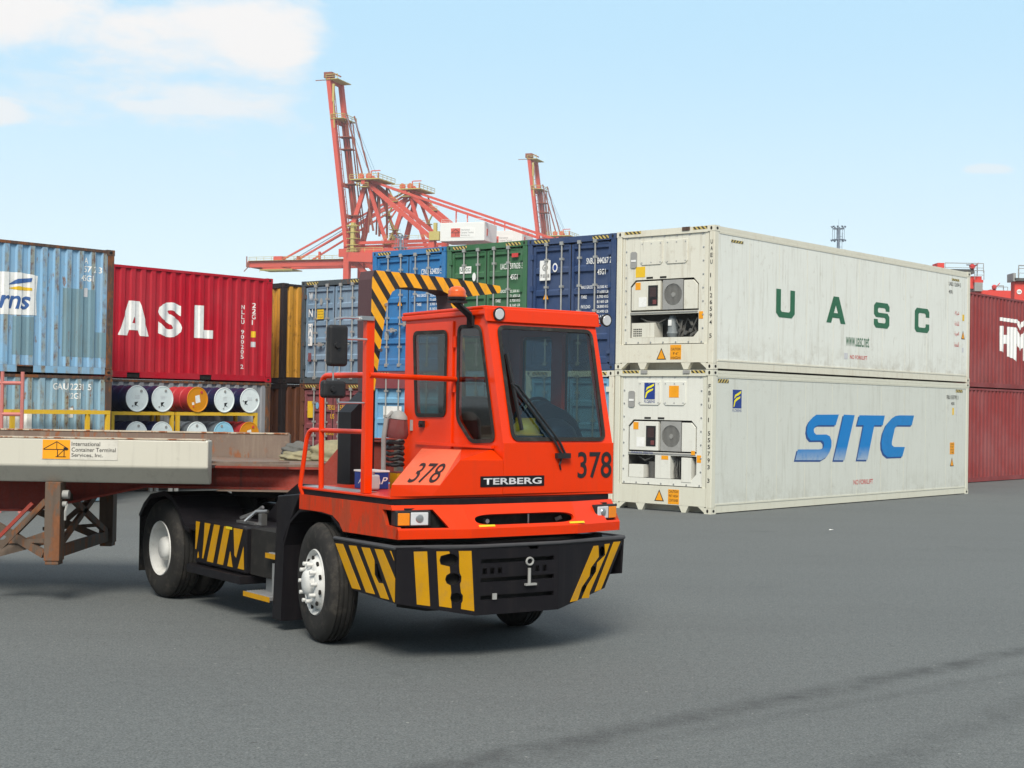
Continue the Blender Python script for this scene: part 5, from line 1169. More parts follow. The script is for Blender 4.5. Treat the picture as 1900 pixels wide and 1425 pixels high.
# roof fittings
mb = MB(); mb.lathe([(0, 0.055), (0.012, 0.08), (0.03, 0.085), (0.035, 0.078)], (0.55, 0.965, 3.02), (0, 0, 1), 18); mb.prism([(0.50, 0.93, 3.01), (0.60, 0.93, 3.01), (0.64, 1.065, 2.90), (0.64, 1.065, 2.80), (0.56, 1.065, 2.80), (0.56, 1.065, 2.88)], (0.0, 0.03, 0)); mb.box((0.5, 0.90, 3.0), (0.62, 1.03, 3.02)); bc = mb.build('beacon_bracket', M['plastic'], TR)
mb = MB(); mb.lathe([(0, 0.078), (0.015, 0.082), (0.03, 0.076), (0.045, 0.08), (0.06, 0.074), (0.085, 0.055), (0.095, 0.02)], (0.55, 0.965, 3.055), (0, 0, 1), 20); mb.build('beacon_lens', M['orangelens'], bc)
for y, s in ((1.20, -1), (2.40, 1)):
    mb = MB(); mb.lathe([(-0.05, 0.02), (-0.045, 0.04), (0, 0.058), (0.012, 0.06), (0.014, 0.05)], (0.86, y, 2.905), (1, 0, -0.1), 18); lp = mb.build('work_lamp', M['plastic'], TR)
    mb = MB(); mb.lathe([(0, 0.05), (0.006, 0.045)], (0.871, y, 2.903), (1, 0, -0.1), 18); mb.build('lamp_lens', M['lens'], lp)
    mb = MB(); mb.tube([(0.80, y-0.02*s, 2.86), (0.82, y-0.15*s if s > 0 else y-0.08, 2.84)], 0.012, 6); mb.build('lamp_arm', O_, lp)
# platform rails and pillar
def arc(p, q, r, n=5):
    p, q, r = Vector(p), Vector(q), Vector(r); return [tuple(p*(1-t)**2+q*2*t*(1-t)+r*t*t) for t in [k/n for k in range(n+1)]]
mb = MB(); mb.tube([(-0.15, 0.03, 1.352)] + arc((-0.17, 0.03, 2.25), (-0.17, 0.03, 2.345), (-0.06, 0.03, 2.345)) + [(0.60, 0.03, 2.345)], 0.025, 10)
mb.tube([(0.66, 0.03, 2.345), (0.60, 0.30, 2.34), (0.37, 1.08, 2.335)], 0.024, 10)
mb.tube([(-0.47, 0.02, 1.28), (-0.49, 0.0, 1.36)] + arc((-0.42, 0.02, 1.78), (-0.40, 0.03, 1.86), (-0.33, 0.03, 1.862)) + [(0.60, 0.03, 1.868)], 0.021, 10)
mb.build('handrail', O_, TR)
mb = MB(); mb.box((0.595, 0.0, 1.353), (0.665, 0.075, 2.83)); mb.build('mirror_pillar', O_, TR, bevel=0.006)
def mirror(y0, y1, z0, z1, ya):
    mb = MB(); mb.box((0.62, y0, z0), (0.70, y1, z1)); m_ = mb.build('mirror', M['plastic'], TR, bevel=0.03); m_.modifiers['bevel'].segments = 4
    mb = MB(); mb.lathe([(0, 0.028), (0.02, 0.022)], (0.70, (y0+y1)/2-0.02, z0+(z1-z0)*0.5), (1, 0, 0), 12); mb.build('mirror_boss', M['plastic'], m_)
    mb = MB(); mb.box((0.616, y0+0.02, z0+0.02), (0.619, y1-0.02, z1-0.02)); mb.build('mirror_glass', M['chrome'], m_)
mirror(-0.37, -0.19, 2.408, 2.75, 0); mirror(-0.42, -0.20, 2.145, 2.292, 0)
mb = MB(); mb.tube([(0.64, 0.03, 2.815), (0.64, -0.20, 2.815), (0.64, -0.29, 2.80), (0.64, -0.29, 2.72)], 0.009, 6); mb.box((0.58, -0.06, 2.80), (0.68, 0.06, 2.835)); mb.tube([(0.66, 0.0, 2.64), (0.66, -0.22, 2.64)], 0.011, 6); mb.tube([(0.64, -0.30, 2.42), (0.64, -0.30, 2.28)], 0.007, 6); mb.tube([(0.64, 0.0, 2.11), (0.64, -0.25, 2.11), (0.64, -0.28, 2.18)], 0.008, 6); mb.build('mirror_arm', M['chrome'], TR)
# striped arch behind the cab
arch_o = [(0.963, 3.385), (1.40, 3.380), (1.856, 3.360), (2.43, 3.322), (2.445, 3.29), (2.43, 3.25), (2.319, 3.233), (2.12, 3.203), (1.98, 3.18), (2.0, 3.0), (2.05, 2.0), (2.05, 1.36), (1.90, 1.36), (1.86, 2.8), (1.845, 3.10), (1.83, 3.20), (1.72, 3.235), (1.54, 3.238), (1.35, 3.245), (1.24, 3.235), (1.165, 3.19), (1.115, 3.10), (1.09, 2.95), (1.057, 2.73), (1.02, 2.45), (0.995, 2.294), (0.985, 2.22), (0.955, 2.22), (0.945, 2.45), (0.935, 2.9), (0.94, 3.30)]
mb = MB(); mb.slab([arch_o], lambda u, v: (-0.90, u, v), (-0.004, 0, 0)); mb.slab([arch_o], lambda u, v: (-0.905, u, v), (-0.26, 0, 0), 1)
mb.build('striped_arch', [M['hazard'], M['c_archside'] if 'c_archside' in M else M.setdefault('c_archside', paint('arch_side_paint', (0.09, 0.045, 0.05), 0.6))], TR)
mb = MB(); mb.prism([(-0.91, 0.93, 2.20), (-0.91, 1.0, 2.25), (-0.91, 1.0, 1.33), (-0.91, 0.74, 1.33), (-0.91, 0.74, 2.02)], (-0.25, 0, 0)); mb.build('air_intake_column', K_, TR)
for z in (2.62, 3.06): 
    mb = MB(); mb.cyl((-0.90, 1.04+(z-2.62)*0.12, z), (-0.88, 1.04+(z-2.62)*0.12, z), 0.018, 10); mb.build('arch_bolt', M['chrome'], TR)
# fifth wheel
mb = MB(); mb.lathe([(0, 0.44), (0.05, 0.46), (0.06, 0.44)], (-3.35, 1.15, 1.08), (0, 0, 1), 28); mb.prism([(-3.7, 0.8, 1.02), (-4.05, 0.95, 0.94), (-4.05, 1.05, 0.94), (-3.6, 1.15, 1.03), (-4.05, 1.25, 0.94), (-4.05, 1.35, 0.94), (-3.7, 1.5, 1.02)], (0, 0, 0.07)); mb.prism([(-3.7, 0.80, 0.9), (-3.0, 0.80, 0.9), (-3.25, 0.80, 1.10), (-3.45, 0.80, 1.10)], (0, 0.06, 0)); mb.prism([(-3.7, 1.44, 0.9), (-3.0, 1.44, 0.9), (-3.25, 1.44, 1.10), (-3.45, 1.44, 1.10)], (0, 0.06, 0)); mb.box((-3.9, 0.76, 0.90), (-2.6, 1.60, 0.945)); mb.build('fifth_wheel', M['dark'], TR)
# air hoses and their stand behind the cab
mb = MB(); mb.tube([(-0.02, 0.585, 1.355), (-0.02, 0.58, 1.80), (-0.01, 0.60, 1.98)], 0.022, 8); mb.tube([(-0.01, 0.60, 1.98), (-0.02, 0.66, 2.03), (-0.03, 0.72, 1.99)], 0.014, 6); mb.build('hose_stand', M['c_midgrey'], TR)
mb = MB()
for k in range(5):
    z0 = 1.56+k*0.05; mb.tube([(-0.02+0.07*math.cos(t), 0.70+0.075*math.sin(t), z0+0.006*math.sin(3*t+k)) for t in [j*math.pi/8 for j in range(17)]], 0.017, 6)
mb.build('coiled_air_hose', M['plastic'], TR)
mb = MB(); mb.lathe([(0.175, 0.085), (0.20, 0.08), (0.235, 0.05), (0.25, 0.01)], (-0.02, 0.71, 1.80), (0.1, 0.05, 1), 12); mb.build('hose_cap', M['c_midgrey'], TR)
mb = MB(); mb.lathe([(0, 0.095), (0.04, 0.11), (0.10, 0.10), (0.17, 0.085), (0.175, 0.02)], (-0.02, 0.71, 1.80), (0.1, 0.05, 1), 9); mb.build('hose_cover', M['c_clothred'] if 'c_clothred' in M else M.setdefault('c_clothred', flat('faded_red_cloth', (0.17, 0.05, 0.05), 0.8, dirt=0.4)), TR)
# hard hat on the dashboard, battery crate and boxes on the platform
def on_tractor(x, y, z):
    a = R(-54.676); return (-1.6017+x*math.cos(a)-y*math.sin(a), 12.9597+x*math.sin(a)+y*math.cos(a), z)
h = thing('hard_hat', 'yellow hard hat lying on the dashboard behind the windscreen', 'hard hat', on_tractor(0.88, 1.49, 1.847), R(-40))
mb = MB(); mb.lathe([(0.0, 0.125), (0.03, 0.128), (0.07, 0.115), (0.11, 0.08), (0.135, 0.035), (0.14, 0.004)], (0, 0, 0.012), (0, 0, 1), 24); mb.beam((-0.10, 0, 0.085), (0.1, 0, 0.085), 0.03, 0.14); mb.build('shell', M['c_hat'] if 'c_hat' in M else M.setdefault('c_hat', flat('hat_yellow', (0.95, 0.45, 0.03), 0.4)), h)
mb = MB(); mb.lathe([(0, 0.15), (0.01, 0.155), (0.014, 0.125)], (0.015, 0, 0), (0, 0, 1), 24); mb.build('brim', M['c_hat'], h)
h = thing('battery_crate', 'dark blue crate with white mark on the tractor platform', 'crate', on_tractor(0.02, 0.44, 1.353), R(-54.676))
mb = MB(); mb.box((-0.13, -0.10, 0), (0.13, 0.10, 0.15)); cbx = mb.build('crate_body', M['c_flblue'], h, bevel=0.006)
mb = MB(); mb.box((-0.135, -0.105, 0.15), (0.135, 0.105, 0.165)); mb.build('crate_lid', M['white'], h)
for s, o, U in (('AP', (-0.06, -0.101, 0.045), (1, 0, 0)), ('AP', (0.131, -0.06, 0.045), (0, 1, 0))): lettering('lettering', s, o, U, UZ, 0.13, 0.06, M['white'], h, 0.006, 0.001, shear=0.4)
h = thing('plastic_canister', 'small pale grey canister on the platform beside the pillar', 'canister', on_tractor(0.25, 0.30, 1.359), R(-54.676))
mb = MB(); mb.box((-0.06, -0.06, 0), (0.06, 0.06, 0.13)); mb.build('canister_body', M['c_pale'] if 'c_pale' in M else M.setdefault('c_pale', flat('pale_plastic', (0.5, 0.52, 0.52), 0.5)), h, bevel=0.015)
mb = MB(); mb.cyl((0.03, 0, 0.13), (0.03, 0, 0.155), 0.02, 10); mb.build('cap', M['alu'], h)
h = thing('yellow_box', 'small yellow box on the platform against the orange hood', 'box', on_tractor(0.10, 0.68, 1.353), R(-54.676))
mb = MB(); mb.box((-0.07, -0.06, 0), (0.07, 0.06, 0.14)); mb.build('box_body', M['yellow'], h, bevel=0.006)
mb = MB(); mb.box((-0.072, -0.062, 0.142), (0.072, 0.062, 0.152)); mb.build('box_lid', M['c_clothred'], h)

# ------------------------------------------------------------------ trailer (aligned with world x, pin over the fifth wheel)
M['t_white'] = paint('trailer_white', (0.54, 0.52, 0.445), 0.4, 0.05, 0.25, (0.16, 0.14, 0.12), rust=0.2, rth=0.72, coat=0.2, grime=0.18)
M['t_red'] = paint('trailer_red', (0.27, 0.036, 0.022), 0.6, 0.2, 0.7, (0.06, 0.04, 0.035), rust=0.6, rth=0.6)
M['t_rust'] = paint('trailer_rust', (0.17, 0.125, 0.10), 0.75, 0.25, 0.6, (0.30, 0.24, 0.18), rust=0.8, rth=0.55, rcol=(0.16, 0.055, 0.02))
M['t_edge'] = paint('chipped_edge', (0.50, 0.43, 0.33), 0.7, 0.15, 0.5, (0.2, 0.1, 0.05), rust=1.0, rth=0.50, rcol=(0.17, 0.06, 0.025))
M['t_leg'] = paint('grimy_leg', (0.11, 0.080, 0.060), 0.7, 0.25, 0.5, (0.04, 0.035, 0.03), rust=0.8, rth=0.50)
TL = thing('flat_trailer', 'low container trailer with cream side beam and red frame hitched to the orange tractor', 'trailer', (-2.63, 16.4, 0), 0)
# local: x to the right (front), y away; near beam plane y=-1.25
XR = -13.0
mb = MB(); mb.prism([(-0.45, -1.25, 1.70), (-0.45, -1.25, 1.42), (-0.45, -1.08, 1.245), (-0.45, -1.05, 1.245), (-0.45, -1.05, 1.70)], (XR+0.45, 0, 0)); nb = mb.build('near_side_beam', M['t_white'], TL, bevel=0.02)
mb = MB(); mb.box((XR, -1.255, 1.70), (-0.48, -1.04, 1.712)); mb.build('beam_top_edge', M['t_edge'], nb)
mb = MB(); mb.box((XR, 1.15, 1.25), (0.02, 1.25, 1.725)); fbm = mb.build('far_side_beam', M['t_rust'], TL, bevel=0.008)
mb = MB(); mb.box((XR, 1.14, 1.725), (0.0, 1.26, 1.74)); mb.build('beam_top_edge', M['t_edge'], fbm)
mb = MB(); mb.box((XR, -0.60, 1.42), (0.60, 1.12, 1.445)); mb.box((-4.4, -1.04, 1.40), (-0.5, -0.60, 1.43)); mb.build('deck', M['t_rust'], TL)
mb = MB()
for y in (-0.55, 0.45):   # main I beams, deep behind the landing legs, swept up into the neck
    mb.box((XR, y-0.01, 0.93), (-2.45, y+0.01, 1.40)); mb.box((XR, y-0.09, 0.905), (-2.40, y+0.09, 0.93)); mb.box((XR, y-0.09, 1.395), (0.62, y+0.09, 1.418))
    mb.prism([(-2.45, y-0.01, 0.93), (-2.45, y-0.01, 1.395), (-1.2, y-0.01, 1.395), (-1.2, y-0.01, 1.20)], (0, 0.02, 0)); mb.beam((-2.42, y, 0.918), (-1.2, y, 1.195), 0.18, 0.025)
    mb.box((-1.2, y-0.01, 1.20), (0.62, y+0.01, 1.395)); mb.box((-1.2, y-0.09, 1.175), (0.62, y+0.09, 1.20))
for x in (-9, -7, -5, -3.6, -2.3, -0.9): mb.box((x, -1.0, 1.28), (x+0.09, 1.12, 1.385))
mb.build('main_frame', M['t_red'], TL)
mb = MB(); mb.prism([(-0.60, -0.72, 1.46), (0.30, -0.72, 1.46), (0.02, -0.95, 1.46), (-0.60, -1.0, 1.46)], (0, 0, 0.02)); mb.box((-0.45, -0.78, 1.16), (0.66, 0.72, 1.174)); mb.cyl((0, 0, 1.02), (0, 0, 1.16), 0.045, 12); mb.build('coupler_plate', M['t_rust'], TL)
# upswept front corner guides
for y0, dy in ((-0.66, 0.02), (0.56, 0.02)):
    mb = MB(); mb.prism([(0.62, y0, 1.18), (0.66, y0, 1.45), (0.86, y0, 1.70), (1.42, y0, 1.72), (1.42, y0, 1.30), (1.05, y0, 1.18)], (0, dy, 0)); mb.box((0.86, y0-0.06, 1.702), (1.42, y0+0.06, 1.716)); mb.build('front_guide', M['t_red'], TL)
mb = MB(); mb.box((1.40, -0.72, 1.18), (1.43, 0.64, 1.72)); mb.build('headboard', M['t_rust'], TL)
# landing legs
for y in (-1.20+0.12, 0.95):
    mb = MB(); mb.box((-2.13, y-0.09, 0.44), (-1.97, y+0.09, 1.25)); mb.box((-2.12, y-0.08, 0.40), (-1.98, y+0.08, 0.44)); mb.build('landing_leg', M['t_leg'], TL, bevel=0.008)
mb = MB()
mb.beam((-2.04, -1.02, 0.52), (-2.04, 0.90, 0.52), 0.05, 0.12); mb.beam((-2.04, -1.0, 1.2), (-2.04, 0.88, 0.56), 0.04, 0.07); mb.beam((-2.04, 0.88, 1.2), (-2.04, -1.0, 0.56), 0.04, 0.07)
mb.build('cross_brace', M['t_leg'], TL)
for y in (-1.08, 0.95):
    mb = MB(); mb.beam((-2.15, y, 0.50), (-3.25, y*0.6, 1.02), 0.05, 0.08); mb.beam((-2.14, y, 1.05), (-2.75, y*0.8, 0.46), 0.04, 0.06); mb.beam((-2.15, y, 0.64), (-2.75, y*0.8, 0.60), 0.03, 0.04); mb.build('diagonal_brace', M['t_leg'], TL)
mb = MB(); mb.prism([(-2.14, -1.0, 0.60), (-2.85, -0.9, 0.40), (-2.75, -0.9, 0.52), (-2.14, -1.0, 0.74)], (0, 0.03, 0)); mb.build('leg_foot_plate', M['t_leg'], TL)
mb = MB(); mb.beam((-2.25, -1.19, 1.03), (-2.80, -1.19, 0.45), 0.035, 0.035); mb.build('leg_strut', M['t_red'], TL)
mb = MB(); mb.cyl((-1.965, -1.10, 1.12), (-1.90, -1.10, 1.12), 0.045, 12); mb.cyl((-1.965, -1.10, 1.02), (-1.92, -1.10, 1.02), 0.03, 12); mb.tube([(-1.92, -1.10, 1.02), (-1.92, -1.16, 0.95), (-1.92, -1.16, 0.86)], 0.012, 6); mb.build('leg_crank', M['c_midgrey'], TL)
for x in (-11.0, -12.2):
    wheel(TL, (x, -1.19, 0.525), 0, -1, True); wheel(TL, (x, 1.19, 0.525), 0, 1, True)
    mb = MB(); mb.cyl((x, -1.0, 0.525), (x, 1.0, 0.525), 0.07, 12); mb.box((x-0.3, -0.6, 0.62), (x+0.3, -0.5, 0.90)); mb.box((x-0.3, 0.4, 0.62), (x+0.3, 0.5, 0.90)); mb.build('trailer_axle', M['dark'], TL)
# company sticker on the beam
sx = -4.77+2.63; sz = 1.485
mb = MB(); mb.box((sx, -1.2545, sz), (sx+0.77, -1.2505, sz+0.205)); cs = mb.build('company_sign', flat('aged_sign', (0.58, 0.56, 0.50), 0.5, dirt=0.4), TL)
mb = MB(); mb.box((sx+0.005, -1.2575, sz+0.005), (sx+0.285, -1.2548, sz+0.20)); mb.build('sign_emblem_field', M['label_orange'], cs)
def crane_emblem(o, U, s, parent, mat):
    L = [stroke([(0.02, 0.50), (0.52, 0.90), (0.95, 0.52)], 0.035), stroke([(0.02, 0.48), (0.96, 0.48)], 0.04), stroke([(0.55, 0.48), (0.55, 0.10)], 0.03), stroke([(0.80, 0.48), (0.80, 0.10)], 0.03), stroke([(0.55, 0.12), (0.80, 0.48)], 0.02), stroke([(0.48, 0.10), (0.88, 0.10)], 0.03), stroke([(0.52, 0.88), (0.52, 0.50)], 0.02), [(0.78, 0.46), (0.92, 0.46), (0.92, 0.60), (0.78, 0.60)]]
    polys2d('crane_emblem', [([(a*s[0], b*s[1]) for a, b in p], 0) for p in L], o, U, UZ, [mat], parent, 0.001)
crane_emblem((sx+0.01, -1.2578, sz+0.01), UX, (0.27, 0.19), cs, M['blackink'])
for i, s in enumerate(('International', 'Container Terminal', 'Services, Inc.')):
    lettering('lettering', s, (sx+0.30, -1.2548, sz+0.140-0.058*i), UX, UZ, (0.29, 0.45, 0.32)[i], 0.042, M['blackink'], cs, 0.006, 0.001)
# hessian heap on the trailer neck
h = thing('rope_heap', 'beige heap of rope and sacking lying on the trailer by its far beam', 'rope heap', (-2.15, 17.0, 1.447), 0)
def lump(name, c, r, mat, parent, seed):
    bm = bmesh.new(); bmesh.ops.create_icosphere(bm, subdivisions=4, radius=1)
    rn = random.Random(seed); ph = [rn.uniform(0, 6) for _ in range(6)]
    for v in bm.verts:
        p = v.co.copy(); k = 1+0.12*math.sin(5*p.x+ph[0])*math.cos(6*p.y+ph[1])+0.08*math.sin(11*p.z+ph[2]+4*p.x)+0.05*math.sin(19*p.x+ph[3])*math.sin(17*p.y+ph[4])
        v.co = Vector((c[0]+p.x*r[0]*k, c[1]+p.y*r[1]*k, max(0.0, c[2]+p.z*r[2]*k)))
    me = bpy.data.meshes.new(name); bm.to_mesh(me); bm.free(); me.materials.append(mat); me.shade_smooth()
    o = bpy.data.objects.new(name, me); COL.objects.link(o); o.parent = parent; return o
lump('sacking', (0.12, 0, 0.03), (0.30, 0.25, 0.19), M['rope'], h, 1); lump('sacking', (0.40, 0.05, 0.02), (0.22, 0.2, 0.15), M['rope'], h, 2); lump('rope_coil', (-0.25, 0, 0.02), (0.24, 0.22, 0.09), M['rope'], h, 3)
lump('dark_cloth', (-0.30, 0.1, 0.10), (0.18, 0.15, 0.10), M['c_grime'], h, 4)

# ------------------------------------------------------------------ drum racks and drums
M['rackyel'] = paint('rack_yellow', (0.70, 0.42, 0.01), 0.45, 0.08, 0.15, bump=0.05)
def rack(a0, a1, b0, b1, label, levels=(1.80, 1.0)):
    o = thing('drum_rack', label, 'rack', grid((a0+a1)/2, b0, 0), YAW, 'yellow tube racks for drums')
    w = (a1-a0)/2; d = b1-b0
    for x in (-w+0.04, w-0.04):
        for y in (0.0, d):
            mb = MB(); mb.beam((x, y, 0.55), (x, y, levels[0]-0.04), 0.075, 0.075, up=(0, 1, 0)); mb.build('rack_post', M['rackyel'], o)
            mb = MB(); mb.beam((x, y, 0), (x, y, 0.55), 0.07, 0.07, up=(0, 1, 0)); mb.build('rack_foot', M['c_midgrey'], o)
    for z in levels:
        mb = MB()
        for y in (0.0, d): mb.beam((-w, y, z), (w, y, z), 0.075, 0.075)
        for x in (-w+0.04, w-0.04): mb.beam((x, 0.038, z), (x, d-0.038, z), 0.06, 0.06)
        mb.build('rack_rail', M['rackyel'], o)
    return o
rack(-6.24, -4.58, 11.50, 12.25, 'yellow tube rack under the two leftmost blue drums')
rack(-4.50, -2.16, 11.50, 12.25, 'yellow tube rack under the red drum and the two right-hand blue drums')
rk = rack(-10.10, -7.93, 9.05, 9.75, 'yellow tube rack standing empty in front of the faded blue containers', levels=(1.84, 1.0))
for x in (-0.25, 0.05, 0.45, 0.72):
    mb = MB(); mb.box((x, -0.03, 1.878), (x+0.06, 0.03, 1.90)); mb.build('rack_stop', M['c_midgrey'], rk)
M['dr_blue'] = paint('drum_dark_blue', (0.010, 0.016, 0.060), 0.4, 0.1, 0.1, bump=0.05); M['dr_red'] = paint('drum_red', (0.42, 0.022, 0.03), 0.4, 0.1, 0.1, bump=0.05)
M['dr_white'] = flat('drum_lid_white', (0.70, 0.76, 0.76), 0.4, dirt=0.1); M['dr_orange'] = flat('drum_lid_orange', (0.62, 0.24, 0.01), 0.4, dirt=0.1); M['dr_sky'] = flat('drum_lid_light_blue', (0.28, 0.55, 0.70), 0.4, dirt=0.1); M['dr_grey'] = paint('drum_grey', (0.13, 0.16, 0.19), 0.4, 0.1, 0.1, bump=0.05)
def drum(a, z, body, lid, label, lab='tri', spin=0.0, b=11.45):
    """lying drum, lid towards -y local"""
    o = thing('oil_drum', label, 'drum', grid(a, b, z), YAW, 'drums lying on the yellow racks')
    r = 0.285
    mb = MB(); mb.lathe([(0.0, r), (0.012, r+0.008), (0.024, r), (0.28, r), (0.295, r+0.012), (0.31, r), (0.57, r), (0.585, r+0.012), (0.60, r), (0.856, r), (0.868, r+0.008), (0.88, r)], (0, 0, 0), (0, 1, 0), 36); mb.build('drum_body', M[body], o)
    mb = MB(); mb.lathe([(-0.004, 0.01), (-0.004, r-0.022), (-0.012, r-0.012), (-0.012, r+0.006), (0.0, r+0.009)], (0, 0, 0), (0, 1, 0), 36); l = mb.build('drum_lid', M[lid], o)
    for rr_, an, rd in ((0.2, 1.0+spin, 0.032), (0.2, 4.1+spin, 0.018)):
        mb = MB(); c = (rr_*math.cos(an), -0.006, rr_*math.sin(an)); mb.cyl(c, (c[0], -0.016, c[2]), rd, 12); mb.build('bung', M['c_midgrey'] if lid != 'dr_orange' else M['redink'], l)
    if lid == 'dr_white' or lid == 'dr_sky':
        cx, cz = 0.13*math.cos(-1.7+spin), 0.13*math.sin(-1.7+spin); q = [(cx-0.05, cz+0.05), (cx+0.05, cz+0.06), (cx+0.0, cz+0.0), (cx+0.06, cz-0.05), (cx-0.02, cz-0.02), (cx-0.04, cz-0.06)]
        polys2d('lid_mark', [(q, 0)], (0, -0.005, 0), UX, UZ, [M['blackink']], l, 0.002)
        for k in range(3): 
            mb = MB(); mb.box((-0.06+0.03*spin, -0.007, 0.06-k*0.03), (0.07, -0.0055, 0.068-k*0.03)); mb.build('lid_print', M['greyink'], l)
    else:
        a_ = 0.18; q = [(-0.06, -0.09), (0.07, -0.06), (0.04, 0.11), (-0.08, 0.08)]
        polys2d('lid_label', [(q, 0)], (0.01, -0.005, 0), UX, UZ, [M['white']], l, 0.002); polys2d('lid_label', [([(-0.15, -0.13), (-0.09, -0.12), (-0.10, -0.06), (-0.16, -0.07)], 0)], (0, -0.005, 0), UX, UZ, [M['white']], l, 0.002)
    return o
zt, zl_ = 2.13, 1.33
drum(-5.60, zt, 'dr_blue', 'dr_white', 'dark blue drum with white lid, leftmost on the top row', spin=0.0)
drum(-4.92, zt, 'dr_blue', 'dr_white', 'dark blue drum with white lid, second on the top row, left of the red drum', spin=0.15)
drum(-3.95, zt, 'dr_red', 'dr_orange', 'red drum with orange lid on the top row')
drum(-3.18, zt, 'dr_blue', 'dr_white', 'dark blue drum with white lid, just right of the red drum on the top row', spin=0.5)
drum(-2.42, zt, 'dr_blue', 'dr_white', 'dark blue drum with white lid, rightmost on the top row', spin=-0.9)
drum(-5.60, zl_, 'dr_blue', 'dr_white', 'dark blue drum with white lid, leftmost on the lower row', spin=0.3)
drum(-4.92, zl_, 'dr_blue', 'dr_white', 'dark blue drum with white lid, second on the lower row', spin=0.0)
drum(-3.95, zl_, 'dr_grey', 'dr_white', 'grey drum with pale lid on the lower row under the red drum', spin=0.6)
drum(-3.18, zl_, 'dr_grey', 'dr_sky', 'grey drum with light blue lid on the lower row', spin=0.9)
drum(-2.42, zl_, 'dr_red', 'dr_orange', 'red drum with orange lid, rightmost on the lower row')
M['pinkred'] = paint('faded_pink_red', (0.50, 0.16, 0.14), 0.6, 0.1, 0.3)
h = thing('step_ladder', 'faded pink-red ladder frame standing by the yellow rack at the left edge', 'ladder', (-9.32, 27.2, 0), 0)
for x in (0.0, 0.37):
    mb = MB(); mb.tube([(x, 0, 0), (x, 0, 2.58)], 0.035, 8); mb.build('ladder_side', M['pinkred'], h)
for z in (0.6, 1.2, 1.8, 2.37):
    mb = MB(); mb.tube([(-0.35 if z > 2 else 0, 0, z), (0.37, 0, z)], 0.035, 8); mb.build('ladder_rung', M['pinkred'], h)
# litter
mb = MB(); mb.prism([(0, 0, 0.004), (0.07, 0.01, 0.010), (0.09, 0.04, 0.006), (0.02, 0.05, 0.014)], (0, 0, 0.004)); o = mb.build('paper_scrap', M['white'], None, loc=(5.64, 26.3, 0)); tag(o, 'small white scrap of paper lying on the asphalt in front of the SITC container', 'litter')

# ------------------------------------------------------------------ ship-to-shore cranes far behind
M['cr_red'] = paint('crane_red', (0.60, 0.075, 0.045), 0.6, 0.08, 0.4, (0.3, 0.12, 0.09), bump=0)
M['cr_yel'] = flat('crane_yellow', (0.50, 0.42, 0.14), 0.6)
M['cr_brown'] = flat('crane_brown', (0.26, 0.08, 0.05), 0.7)
M['cr_cable'] = flat('crane_cable', (0.20, 0.33, 0.45), 0.6)
M['cr_white'] = flat('machinery_house_white', (0.74, 0.74, 0.72), 0.6, dirt=0.1)
gx = Vector((-0.937, 0.35)); CYAW = math.atan2(0.35, -0.937)
def P2(px, py, S=0.1616, px0=640, hor=748.5): return (-(px-px0)*S, 2.1+(hor-py)*0.1514)
def railing(mb, pts, h=1.1, r=0.06):
    for a, b in zip(pts, pts[1:]):
        a, b = Vector(a), Vector(b); mb.beam(a+Vector((0, 0, h)), b+Vector((0, 0, h)), r*2, r*2); mb.beam(a+Vector((0, 0, h*0.5)), b+Vector((0, 0, h*0.5)), r*1.4, r*1.4)
        n = max(1, int((b-a).length/2.5))
        for k in range(n+1): p = a.lerp(b, k/n); mb.beam(p, p+Vector((0, 0, h)), r*1.6, r*1.6, up=(1, 0, 0))
